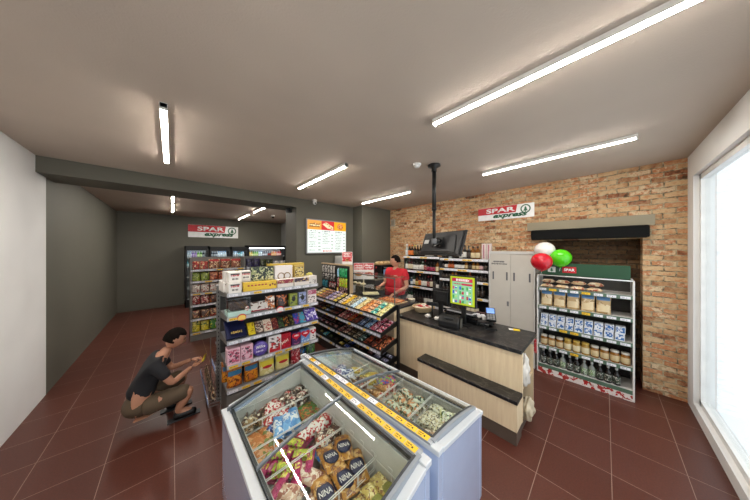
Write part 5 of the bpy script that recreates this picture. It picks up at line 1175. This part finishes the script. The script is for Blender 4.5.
# keyboard on a raised shelf, receipt printer under it
o = thing('till_platform', 'black raised till platform behind the receipt printer', 'platform', (2.93, 1.38, CT), -PI/2)
MB().box(-.27, .17, .03, .27, .10, .115).build('top_plate', BLKG, o)
for x in (-.25, .14): MB().box(x, x+.012, .04, .26, 0, .10).build('leg', BLK, o)
o = thing('cash_drawer', 'low black cash drawer standing under the till platform', 'cash drawer', (3.0, 1.36, CT), -PI/2); MB().box(-.2, .2, -.04, .18, 0, .088).build('case', BLK, o, bevel=.005); MB().box(-.19, .19, -.046, -.04, .01, .08).build('drawer', BLKG, o)
o = thing('keyboard', 'slim white keyboard lying on the black till platform', 'keyboard', (3.01, 1.42, CT+.116), -PI/2)
MB().box(-.20, .18, -.02, .09, 0, .014).build('case', mat('#d0d0ce', .4), o, bevel=.003); m = MB()
for i in range(15):
    for j in range(4): m.box(-.19+.024*i, -.17+.024*i, -.012+.024*j, .008+.024*j, .014, .02)
m.build('keys', mat('#3a3a3c', .5), o)
o = thing('receipt_printer', 'black receipt printer on the counter below the cashier monitor', 'printer', (2.70, 1.42, CT), -1.35); o.scale = (1.2, 1.15, 1.1)
m = MB(); m.prism([(-.07, 0), (.09, 0), (.09, .115), (-.02, .125), (-.07, .07)], 'x', -.11, .11); m.build('housing', BLK, o, bevel=.01); m = MB(); m.box(-.05, .05, -.06, .0, .10, .112); m.M = Matrix.Identity(4); m.build('paper_slot', DG, o); MB().box(.115, .125, -.02, .05, .0, .1).build('side_plate', mat('#6a665e', .4), o)
o = thing('pole_display', 'small black customer price display on a thin pole', 'display', (2.79, 1.74, CT), -1.3)
MB().box(-.04, .04, -.03, .03, 0, .012).build('base', BLK, o, bevel=.003); MB().tube([(0, 0, .01), (0, 0, .20)], .011, 10).build('pole', BLK, o); m = MB(); m.box(-.085, .085, -.02, .02, .195, .245); h_ = m.build('head', BLK, o, bevel=.005); MB().box(-.06, .06, -.0215, -.02, .207, .232).build('screen', mat('#20242a', .15), h_)
for i, (x, y, lb_) in enumerate(((2.80, 1.82, 'crumpled white paper lying left of the price display pole'), (2.79, 1.66, 'crumpled white paper lying right of the price display pole'))):
    m = MB(); 
    def fn(p, i=i): k = 1+.25*math.sin(7*p.x+i*2)+.2*math.sin(9*p.y+4*p.z); return Vector((p.x*k, p.y*k, p.z*k))
    m.ball((0, 0, .022), (.038, .035, .022), 22, fn=fn); tag(m.build('crumpled_paper', mat('#e8e4de', .5), None, (x, y, CT+.003)), lb_, 'paper')
# tray of cups with card terminal
o = thing('white_tray', 'white tray behind the counter edge holding small cups', 'tray', (3.12, 1.16, CT), -PI/2)
MB().box(-.12, .12, -.07, .07, 0, .03).build('body', mat('#e6e2dd', .4), o, bevel=.008)
cup = None
o2 = MB().lathe([(.018, 0), (.026, .085), (.024, .085), (.017, .004)], 16).build('plastic_cup', mat('#d9d6d2', .35)); MB().lathe([(.0262, .08), (.028, .084), (.0262, .088)], 16).build('rim', mat('#e8e8ea', .4), o2); cupT = T(o2, .05, 'pale plastic cup', 'cup')
for i in range(7): cupT.put((3.09+.05*(i % 2), 1.26-.033*i, CT+.0305), 0, name_in_row(i, 7, 'pale plastic cup', 'standing on the white tray on the counter'), 'cups on the white tray')
o = thing('stamp_rack', 'dark red box of small goods behind the white tray', 'box', (3.22, 1.16, CT), -PI/2); MB().box(-.12, .12, -.02, .04, 0, .12).build('body', G('#4a2028', '#8a6a60', '#201014', 30), o)
o = thing('card_terminal', 'black card terminal with blue screen on a bracket arm', 'card terminal', (3.02, 1.02, CT), -1.15); o.scale = (1.35, 1.35, 1.2)
m = MB(); m.box(-.05, .05, -.05, .05, 0, .012); m.tube([(0, .02, .01), (0, .02, .13)], .014, 10); m.box(-.11, .03, -.03, .05, .045, .062); m.build('stand', BLK, o)
m = MB(); m.M = Matrix.Translation((0, 0, .15)) @ Matrix.Rotation(.6, 4, 'X'); m.box(-.042, .042, -.09, .08, -.014, .014); h_ = m.build('body', BLK, o, bevel=.006)
m = MB(); m.M = Matrix.Translation((0, 0, .15)) @ Matrix.Rotation(.6, 4, 'X'); m.box(-.034, .034, .0, .068, .014, .016); m.build('screen', scr('#4a78c8', .35), h_)
m = MB(); m.M = Matrix.Translation((0, 0, .15)) @ Matrix.Rotation(.6, 4, 'X')
for i in range(3):
    for j in range(4): m.box(-.032+.023*i, -.014+.023*i, -.082+.019*j, -.068+.019*j, .014, .017)
m.build('keypad', MG, h_)

# ------------------------------------------------------------------ food case
t = thing('food_case', 'glass topped hot food case between candy rack and employee', 'display case', (2.53, 3.72, 0), -PI/2)
FL = 1.46
m = MB(); m.box(0, FL, 0, .66, .0, .93); m.build('body', OAK, t); MB().box(0, FL, -.003, .66, .93, .96).build('worktop', DG, t)
m = MB(); m.box(.0, FL, .02, .026, .96, 1.43); g_ = m.build('front_glass', GLS, t); m = MB(); m.box(0, FL, .02, .36, 1.43, 1.436); m.build('top_glass', GLS, t); m = MB(); m.box(FL-.006, FL, .03, .36, .96, 1.43); m.build('end_glass', GLS, t)
m = MB(); m.box(0, FL, .015, .028, 1.425, 1.442); m.box(FL-.01, FL, .015, .028, .96, 1.43); m.build('glass_edge_trim', mat('#5c6260', .3), t); m = MB(); m.box(0, FL, .03, .34, 1.20, 1.205); m.build('middle_glass_shelf', GLS, t)
def bake(mt, ph, cat, w, l, h): return packet(ph.replace(' ', '_').split('_with')[0] if False else 'pastry', w, l, h, mt, ph, cat, flat=.5)
o = thing('serving_tray', 'black serving tray lined with pale paper in the food case', 'tray', (2.95, 3.27, .962), -.6)
MB().box(-.19, .19, -.13, .13, 0, .02).build('body', BLK, o, bevel=.006); MB().box(-.16, .16, -.10, .10, .02, .05).build('paper_liner', mat('#e8dfb0', .5), o, bevel=.01)
o = thing('serving_tray', 'wooden board of orange pastries in the food case, nearest the till', 'tray', (2.86, 2.62, .962), -PI/2)
MB().box(-.24, .24, -.15, .17, 0, .016).build('body', mat('#c8ad88', .5), o, bevel=.004)
tp = packet('pizza_slice', .10, .13, .035, G('#c8703a', '#e0a868', '#a83c24', 22), 'orange topped pastry', 'pastry')
k = 0
for j in range(2):
    for i in range(4): tp.put((2.80+.13*j, 2.80-.115*i, .979), -PI/2+rnd.uniform(-.3, .3), '%s of four orange topped pastries in the %s row on the board' % (ordinal(i, 4), ['front', 'back'][j]), 'pastries in the food case')
tp = packet('bread_roll', .07, .11, .05, G('#d8c9a0', '#c8a870', '#e8dcc0', 14), 'pale bread roll', 'bread')
for i in range(4): tp.put((2.70, 3.60-.13*i, 1.206), rnd.uniform(1, 2), name_in_row(i, 4, 'pale bread roll', 'on the glass shelf of the food case'), 'bread rolls in the food case')
for i in range(4): o = None
tp = packet('wrapped_sandwich', .08, .14, .05, G('#d8d0b8', '#a85a38', '#8a9a4a', 16), 'wrapped sandwich', 'sandwich')
for i in range(5): tp.put((2.66, 3.05-.14*i, .962), rnd.uniform(-.3, .3), name_in_row(i, 5, 'wrapped sandwich', 'behind the front glass of the food case'), 'sandwiches in the food case')
# poster cards on sticks
def card(label, x, y, z, w, h, rz, kind, stick):
    o = thing('poster_card', label, 'sign', (x, y, z), rz)
    m = MB(); m.box(-w/2, w/2, 0, .004, 0, h); m.build('card', mat('#efe9e6', .4), o)
    R_ = mat('#c83a40', .4); m = MB()
    if kind == 0:
        m.box(-w/2+.006, -.004, -.001, .0, h*.58, h-.008); m.box(.004, w/2-.006, -.001, 0, h*.58, h-.008)
    else: m.box(-w/2+.006, w/2-.006, -.001, 0, h*.2, h-.008)
    m.build('red_panel', G('#c8343c', '#d85a5c', '#e8b0a8', 10), o)
    m = MB()
    if kind == 0:
        for x0, x1 in ((-w/2+.03, -.03), (.03, w/2-.03)):
            for q in range(2): scribble(m, x0, x1, h*(.80-.13*q), .028, -.0015, 0, 3+q, dense=1)
    else:
        for q in range(3): scribble(m, -w*.35, w*.35, h*(.82-.13*q), .022, -.0015, 0, 3+q, dense=1)
    m.build('lettering', mat('#f4ecea', .4), o)
    m = MB()
    for x0 in ((-w*.25, w*.25) if kind == 0 else (0,)):
        m.ball((x0, -.002, h*.32), (w*.19, .004, h*.13), 14, 0); m.ball((x0+.01, -.005, h*.35), (w*.15, .003, h*.06), 12, 1)
    m.build('food_picture', [mat('#c88a4c', .5), mat('#8a3a24', .5)], o)
    if stick: MB().tube([(0, .008, -stick), (0, .008, .02)], .008, 8).build('stick', mat('#d8ccb0', .5), o); MB().box(-.03, .03, -.015, .03, -stick, -stick+.01).build('foot', mat('#d8ccb0', .5), o)
card('white and red food poster card on a stick on the food case', 2.96, 3.50, 1.26, .43, .345, -.76, 0, .299)
card('red poster card standing on the top board of the tall candy rack', 2.485, 3.44, 1.61, .20, .235, -.80, 1, .013)
# ------------------------------------------------------------------ equipment behind the case
t = thing('back_counter', 'dark low cabinet under the oven in the corner', 'cabinet', (3.62, 3.82, 0), 0)
MB().box(0, .95, 0, .44, 0, 1.13).build('body', mat('#3a3a3c', .5), t); MB().box(-.01, .96, -.02, .46, 1.13, 1.16).build('worktop', mat('#8a8478', .4), t)
for i in range(2): MB().box(.02+.46*i, .47+.46*i, -.015, .0, .08, 1.1).build('door', mat('#46464a', .4), t)
t = thing('oven', 'black countertop oven with lit glass door beside the employee', 'oven', (3.86, 3.86, 1.161), 0)
MB().box(0, .52, .02, .40, 0, .32).build('housing', BLK, t, bevel=.01); m = MB(); m.box(.02, .40, 0, .02, .02, .30); d = m.build('door', BLKG, t); MB().box(.06, .36, -.003, .0, .06, .22).build('glass', mat('#48586a', .1, emit=.5), d); m = MB(); m.tube([(.05, -.03, .27), (.37, -.03, .27)], .008, 8); m.tube([(.07, 0, .27), (.07, -.03, .27)], .005, 6); m.tube([(.35, 0, .27), (.35, -.03, .27)], .005, 6); m.build('handle', CHR, d)
for z in (.08, .16, .24): m = MB(); m.M = Matrix.Translation((.46, .02, z)) @ Matrix.Rotation(PI/2, 4, 'X'); m.lathe([(.02, 0), (.017, .025), (.001, .026)], 14); m.build('knob', MG, t)
wb = packet('bread_loaf', .16, .24, .10, G('#c8a878', '#dcc8a0', '#a88450', 10), 'tan loaf', 'bread')
o = thing('bread_crate', 'tan tray of bread loaves on top of the black oven', 'crate', (4.10, 4.05, 1.482)); m = MB(); m.box(-.24, .24, -.16, .16, 0, .012); 
for a in ((-.24, .24, -.16, -.15), (-.24, .24, .15, .16), (-.24, -.23, -.16, .16), (.23, .24, -.16, .16)): m.box(*a, 0, .05)
m.build('body', mat('#b8966a', .5), o)
for i in range(3): wb.put((3.95+.155*i, 4.05, 1.496), 0, name_in_row(i, 3, 'tan loaf', 'in the tray on the oven').replace('loafs', 'loaves'), 'loaves on the oven')
cb = bottle('drink_bottle', .04, .30, gl('#1c0c0a'), mat('#a81c24', .4), mat('#a81c24', .4), 'dark cola coloured bottle'); cb.put((3.70, 3.90, 1.161), 0, 'dark bottle with red label left of the black oven'); 
cb.put((3.70, 4.05, 1.161), 0, 'second dark bottle with red label, farther back beside the oven')
t = thing('drinks_machine', 'tall white drinks machine against the dark wall, behind the tall candy rack', 'drinks machine', (2.95, 4.28, 0), 0)
MB().box(0, .40, .0, .38, .0, 1.0).build('base_cabinet', mat('#c8c6c2', .4), t, bevel=.005); MB().box(.02, .33, .02, .36, 1.0, 1.73).build('body', mat('#dad8d4', .4), t, bevel=.01); MB().box(.07, .28, .012, .02, 1.2, 1.5).build('front_panel', DG, t); MB().lathe([(.015, 1.1), (.02, 1.14), (.01, 1.16)], 12, c=(.17, .0, 0)).build('spout', CHR, t)

# ------------------------------------------------------------------ television on the ceiling pole
t = thing('television_mount', 'black pole from the ceiling with bracket carrying the television', 'television mount', (2.57, 1.575, 1.97))
m = MB(); m.lathe([(.085, 1.058), (.085, 1.04), (.035, 1.02), (.035, .97)], 20); m.build('ceiling_plate', BLK, t)
m = MB(); m.tube([(0, 0, .45), (0, 0, 1.0)], .027, 14); m.tube([(0, 0, .0), (0, 0, .47)], .022, 14); m.lathe([(.032, .45), (.032, .49)], 14); m.build('pole', BLK, t)
m = MB(); m.tube([(0, 0, .03), (.05, -.03, .03), (.09, -.05, .02)], .02, 10); m.M = Matrix.Identity(4); m.build('bracket_arm', BLK, t)
MB().lathe([(.03, .0), (.034, .01), (.034, .06), (.03, .07)], 14).build('clamp', MG, t)
t = thing('television', 'black flat television tilted down, seen from behind, on the ceiling pole', 'television', (2.70, 1.57, 1.982)); t.rotation_euler = (-.33, 0, math.radians(-109)); t.scale = (1.0, .9, .73)
m = MB(); m.box(-.41, .41, .02, .045, -.235, .235); m.build('bezel', BLK, t, bevel=.006)
m = MB(); m.box(-.40, .40, .045, .047, -.222, .225); m.build('screen', BLKG, t)
m = MB(); m.prism([(-.385, -.205), (.385, -.205), (.385, .215), (-.385, .215)], 'y', .0, .02); m.prism([(-.33, -.18), (.33, -.18), (.29, .14), (-.29, .14)], 'y', -.016, .0); m.build('rear_shell', mat('#1c1c1e', .38), t, bevel=.012)
m = MB(); m.box(-.09, .09, -.05, -.035, -.09, .09); m.build('mount_plate', BLK, t); m = MB(); n = 24; m.tube([(.075*math.cos(2*PI*i/n), -.058, .075*math.sin(2*PI*i/n)) for i in range(n+1)], .008, 8); m.tube([(.03, -.05, .05), (.10, -.06, .02), (.12, -.05, -.06), (.05, -.05, -.10), (-.06, -.05, -.09), (-.10, -.05, .0)], .007, 8); m.build('cable_loop', BLKG, t)
m = MB(); m.box(-.30, -.20, -.037, -.035, -.02, .06); m.build('rating_label', mat('#c8c8c6', .5), t); 
for i in range(9): m = MB(); m.box(-.22+.055*i, -.185+.055*i, -.0008, .0, .16, .166); m.build('vent_slot', DG, t)
# ------------------------------------------------------------------ people
def skin(joints, edges, sub=2):
    names = list(joints); me = bpy.data.meshes.new('sk'); me.from_pydata([joints[n][:3] for n in names], [(names.index(a), names.index(b)) for a, b in edges], [])
    o = bpy.data.objects.new('sk', me); COL.objects.link(o)
    o.modifiers.new('s', 'SKIN'); 
    for i, n in enumerate(names):
        r = joints[n][3]; r = r if isinstance(r, tuple) else (r, r); me.skin_vertices[0].data[i].radius = r; me.skin_vertices[0].data[i].use_root = (i == 0)
    ss = o.modifiers.new('u', 'SUBSURF'); ss.levels = sub; ss.render_levels = sub
    dg = bpy.context.evaluated_depsgraph_get(); m2 = bpy.data.meshes.new_from_object(o.evaluated_get(dg))
    v = [tuple(x.co) for x in m2.vertices]; f = [tuple(p.vertices) for p in m2.polygons]
    bpy.data.objects.remove(o); bpy.data.meshes.remove(me); bpy.data.meshes.remove(m2); return v, f
def head_mesh(mb, c, s, rz, pitch, m_skin=0, m_eye=1, m_lip=2):
    """a head with brow, nose, jaw and ears, face toward local -y"""
    def fn(p):
        x, y, z = p
        w = .78 if z > 0 else .78 - .20*(-z)**1.4
        q = Vector((x*w, y*.95, z*1.12))
        if y < 0 and z < -.1: q.y *= 1 + .06*(1-abs(x)); 
        if y < -.5 and abs(x) < .28 and -.35 < z < .2: q.y -= .22*(1-abs(x)/.28)*(1-abs(z+.13)/.4 if z < -.13 else (1-(z+.13)/.33))
        if y < -.5 and .05 < z < .25 and .15 < abs(x) < .5: q.y += .05
        if y > 0 and z < -.4: q.y *= .75
        return q
    M0 = mb.M.copy(); mb.M = M0 @ Matrix.Translation(c) @ Matrix.Rotation(rz, 4, 'Z') @ Matrix.Rotation(pitch, 4, 'X') @ Matrix.Scale(s, 4)
    mb.ball((0, 0, 0), 1., 32, m_skin, fn=fn)
    for sx in (-1, 1):
        mb.ball((sx*.78, .05, -.05), (.07, .17, .26), 12, m_skin); mb.ball((sx*.30, -.80, .12), (.11, .09, .07), 10, m_eye); mb.box(sx*.30-.15, sx*.30+.15, -.90, -.84, .24, .29, 3)
    mb.ball((0, -.88, -.50), (.22, .07, .055), 12, m_lip); mb.M = M0
def hand_parts(wrist, direc, palm_n, curl=.5, s=1.):
    """palm and five fingers; returns a list of (verts, faces)"""
    w = Vector(wrist); d = Vector(direc).normalized(); n = Vector(palm_n); n = (n - d*n.dot(d)).normalized(); side = d.cross(n).normalized(); out = []
    k = w + d*.085*s
    j = {'w': (*w, .022*s), 'p': (*(w+d*.045*s), (.034*s, .018*s)), 'k': (*k, (.036*s, .014*s))}; out.append(skin(j, [('w', 'p'), ('p', 'k')], 1))
    for i, ln in enumerate((.072, .080, .075, .058)):
        b = k + side*((i-1.5)*.021*s) - d*.015*s; a = curl*(1+.1*i); p1 = b + (d*math.cos(a*.6)+n*math.sin(a*.6))*ln*.5*s; p2 = p1 + (d*math.cos(a*1.6)+n*math.sin(a*1.6))*ln*.35*s; p3 = p2 + (d*math.cos(a*2.3)+n*math.sin(a*2.3))*ln*.28*s
        out.append(skin({'a': (*b, .0095*s), 'b': (*p1, .0088*s), 'c': (*p2, .008*s), 'd': (*p3, .007*s)}, [('a', 'b'), ('b', 'c'), ('c', 'd')], 1))
    b = w + d*.025*s - side*.022*s; p1 = b + (d*.6 - side*.8 + n*.35).normalized()*.04*s; p2 = p1 + (d*.85 - side*.3 + n*.45).normalized()*.032*s
    out.append(skin({'a': (*b, .012*s), 'b': (*p1, .0105*s), 'c': (*p2, .009*s)}, [('a', 'b'), ('b', 'c')], 1))
    return out
SKIN = mat('#c68f74', .5, var=.03); SKIN2 = mat('#b98468', .5, var=.03); EYE = mat('#2a1c18', .3); LIP = mat('#a8605a', .5); HAIRD = mat('#17110d', .95, spec=.1); BROW = mat('#2c1e16', .6)
# the employee behind the food case; local front is -y
P = {'pel': (0, 0, .96, (.15, .11)), 'wai': (0, 0, 1.12, (.145, .105)), 'che': (0, .0, 1.32, (.175, .12)), 'nek': (0, -.005, 1.49, .062), 'hd': (0, -.02, 1.56, .055),
     'shl': (.19, 0, 1.43, .062), 'ell': (.275, -.03, 1.15, .043), 'wrl': (.10, -.24, 1.03, .028), 'shr': (-.19, 0, 1.43, .062), 'elr': (-.26, -.04, 1.17, .043), 'wrr': (-.20, -.27, 1.16, .028),
     'hil': (.09, 0, .90, .10), 'knl': (.11, -.02, .50, .062), 'anl': (.11, .02, .09, .042), 'tol': (.12, -.15, .04, .038), 'hir': (-.09, 0, .90, .10), 'knr': (-.11, -.02, .50, .062), 'anr': (-.11, .02, .09, .042), 'tor': (-.12, -.15, .04, .038)}
E_ = [('pel', 'wai'), ('wai', 'che'), ('che', 'nek'), ('nek', 'hd'), ('che', 'shl'), ('shl', 'ell'), ('ell', 'wrl'), ('che', 'shr'), ('shr', 'elr'), ('elr', 'wrr'), ('pel', 'hil'), ('hil', 'knl'), ('knl', 'anl'), ('anl', 'tol'), ('pel', 'hir'), ('hir', 'knr'), ('knr', 'anr'), ('anr', 'tor')]
PX, PY, PR = 3.37, 2.95, math.radians(-82)
t = thing('person', 'person in a red t-shirt standing behind the food case, looking to the side', 'person', (PX, PY, 0), PR)
mb = MB(); v, f = skin(P, E_); mb.add(v, f, 0, True)
for h_ in (hand_parts((.10, -.24, 1.03), (-.25, -.8, -.45), (0, -.2, -1), .5), hand_parts((-.20, -.27, 1.16), (.2, -.9, -.1), (0, -.2, -1), .6)):
    for v, f in h_: mb.add(v, f, 0, True)
head_mesh(mb, (0, -.03, 1.655), .104, math.radians(-52), .05); mb.build('body', [SKIN, EYE, LIP, BROW], t)
def grown(d, names, g): return {n: (*d[n][:3], tuple(r+g for r in (d[n][3] if isinstance(d[n][3], tuple) else (d[n][3],)*2))) for n in names}
S_ = grown(P, ['pel', 'wai', 'che', 'shl', 'shr'], .036); S_['nk'] = (0, 0, 1.465, .075); S_['hem'] = (0, 0, .88, (.19, .15))
for s_, k in ((1, 'l'), (-1, 'r')): a = Vector(P['sh'+k][:3]); b_ = Vector(P['el'+k][:3]); S_['sl'+k] = (*(a.lerp(b_, .62)), .078)
v, f = skin(S_, [('pel', 'hem'), ('pel', 'wai'), ('wai', 'che'), ('che', 'nk'), ('che', 'shl'), ('shl', 'sll'), ('che', 'shr'), ('shr', 'slr')]); m = MB(); m.add(v, f, 0, True); sh = m.build('t_shirt', mat('#c41a2a', .8, var=.06), t)
m = MB(); m.M = Matrix.Translation((.085, -.145, 1.36)) @ Matrix.Rotation(.2, 4, 'Z'); scribble(m, -.04, .04, 0, .018, 0, 0, 5, dense=1, th=.004); m.build('chest_print', mat('#e0c8c8', .5), sh)
m = MB(); m.prism([(-.15, .55), (.15, .55), (.155, 1.04), (-.155, 1.04)], 'y', -.175, -.168); m.build('apron', mat('#7a1020', .7), t)
Q = grown(P, ['pel', 'hil', 'knl', 'anl', 'hir', 'knr', 'anr'], .02); v, f = skin(Q, [('pel', 'hil'), ('hil', 'knl'), ('knl', 'anl'), ('pel', 'hir'), ('hir', 'knr'), ('knr', 'anr')]); m = MB(); m.add(v, f, 0, True); m.build('trousers', mat('#20242c', .8), t)
for k in 'lr': a = P['an'+k]; b_ = P['to'+k]; v, f = skin({'a': (a[0], a[1]+.03, .055, .05), 'b': (b_[0], b_[1]+.04, .05, .048), 'c': (b_[0], b_[1]-.03, .042, .038)}, [('a', 'b'), ('b', 'c')], 1); m = MB(); m.add(v, f, 0, True); m.build('shoe', BLK, t)
def hair_cap(t, c, s, rz, pitch, mt, low=-.15, g=1.06):
    m = MB()
    def fn(p):
        x, y, z = p; q = Vector((x*.80*g, y*.98*g+.03, z*1.14*g))
        lim = .42 if y < -.35 else (low if y > 0 else low+(-y/.35)*(.42-low))
        if z < lim: q = Vector((x*.70, y*.85, max(z, -.6)*.9))
        return q
    m.M = Matrix.Translation(c) @ Matrix.Rotation(rz, 4, 'Z') @ Matrix.Rotation(pitch, 4, 'X') @ Matrix.Scale(s, 4); m.ball((0, 0, 0), 1., 32, fn=fn); m.build('hair', mt, t)
hair_cap(t, (0, -.03, 1.655), .104, math.radians(-52), .05, HAIRD, low=-.35)
# the customer squatting at the snack shelves; local front is -y -> world +x
K = {'pel': (0, .0, .27, (.13, .11)), 'wai': (0, -.03, .43, (.12, .10)), 'che': (0, -.12, .60, (.145, .105)), 'nek': (0, -.20, .735, .052), 'hd': (0, -.235, .79, .048),
     'shl': (.155, -.13, .67, .05), 'ell': (.17, -.26, .47, .038), 'wrl': (.08, -.43, .54, .024), 'shr': (-.155, -.13, .67, .05), 'elr': (-.18, -.26, .44, .038), 'wrr': (-.03, -.43, .50, .024),
     'hil': (.09, -.02, .24, .09), 'knl': (.13, -.38, .38, .06), 'anl': (.12, -.24, .09, .038), 'tol': (.13, -.38, .04, .034), 'hir': (-.09, -.02, .24, .09), 'knr': (-.15, -.42, .30, .066), 'anr': (-.14, -.30, .10, .04), 'tor': (-.15, -.44, .04, .034)}
t = thing('person', 'person squatting beside the gondola, holding a yellow packet', 'person', (-.26, 3.40, 0), math.radians(90))
mb = MB(); v, f = skin(K, E_); mb.add(v, f, 0, True)
for h_ in (hand_parts(K['wrl'][:3], (-.25, -.95, .05), (-.4, 0, -1), .8), hand_parts(K['wrr'][:3], (.3, -.95, .1), (.3, .0, 1), .8)):
    for v, f in h_: mb.add(v, f, 0, True)
head_mesh(mb, (0, -.285, .875), .098, 0, .5); mb.build('body', [SKIN2, EYE, LIP, BROW], t); hair_cap(t, (0, -.285, .875), .098, 0, .5, HAIRD, low=-.4)
S_ = grown(K, ['pel', 'wai', 'che', 'shl', 'shr'], .016); S_['nk'] = (0, -.18, .71, .064); S_['pel'] = (0, 0, .30, (.165, .145))
for k in 'lr': a = Vector(K['sh'+k][:3]); b_ = Vector(K['el'+k][:3]); S_['sl'+k] = (*(a.lerp(b_, .75)), .054)
v, f = skin(S_, [('pel', 'wai'), ('wai', 'che'), ('che', 'nk'), ('che', 'shl'), ('shl', 'sll'), ('che', 'shr'), ('shr', 'slr')]); m = MB(); m.add(v, f, 0, True); m.build('t_shirt', mat('#1c1c20', .8), t)
m = MB(); m.ball((0, -.01, .25), (.155, .135, .12), 24)
for k, sg in (('l', 1), ('r', -1)):
    hp, kn = Vector(K['hi'+k][:3]), Vector(K['kn'+k][:3])
    v, f = skin({'a': (*hp, .105), 'b': (*hp.lerp(kn, .5), .095), 'c': (*hp.lerp(kn, 1.0), .082)}, [('a', 'b'), ('b', 'c')]); m.add(v, f, 0, True)
m.build('shorts', mat('#5a4a38', .8), t)
for k in 'lr': a = K['an'+k]; b_ = K['to'+k]; v, f = skin({'a': (a[0], a[1]+.04, .052, .046), 'b': (b_[0], b_[1]+.05, .048, .044), 'c': (b_[0], b_[1]-.03, .04, .036)}, [('a', 'b'), ('b', 'c')], 1); m = MB(); m.add(v, f, 0, True); s_ = m.build('shoe', BLK, t); m = MB(); m.box(a[0]-.04, a[0]+.04, b_[1]-.06, a[1]+.08, .0, .014); m.build('sole', DG, s_, bevel=.004)
o = pouch('snack_packet', .07, .025, .085, mat('#e0c030', .4), 'small yellow packet', 'snack', label=mat('#e8dc80', .4)); o.put((.275, 3.37, .53), (.3, .2, 1.2), 'small yellow packet held by the squatting person')

for q in T.made:
    if not q.used and q.root.parent is None and 'category' not in q.root:
        for c_ in list(q.root.children_recursive) + [q.root]: bpy.data.objects.remove(c_)
# ------------------------------------------------------------------ world, camera
W = bpy.data.worlds.new('daylight'); SC.world = W; W.use_nodes = True
bg = W.node_tree.nodes['Background']; bg.inputs['Color'].default_value = (.86, .93, 1, 1); bg.inputs['Strength'].default_value = DAY_E
cam = bpy.data.cameras.new('camera'); co = bpy.data.objects.new('camera', cam); COL.objects.link(co); SC.camera = co
cam.sensor_fit = 'HORIZONTAL'; cam.sensor_width = 36; cam.lens = 216/750*36; cam.clip_start = .02; cam.shift_y = -1/750
co.location = (0, 0, 1.9); co.rotation_euler = (PI/2, 0, -math.atan2(.6845, .729))
vs = SC.view_settings; vs.view_transform = 'Standard'; vs.look = 'None'; vs.gamma = 1; vs.use_curve_mapping = False; vs.exposure = EXPO
cy = SC.cycles; cy.max_bounces = 8; cy.transparent_max_bounces = 24; cy.diffuse_bounces = 4; cy.glossy_bounces = 3; cy.caustics_reflective = False; cy.caustics_refractive = False; cy.sample_clamp_indirect = 6
try: cy.use_denoising = True; cy.denoiser = 'OPENIMAGEDENOISE'
except Exception: pass
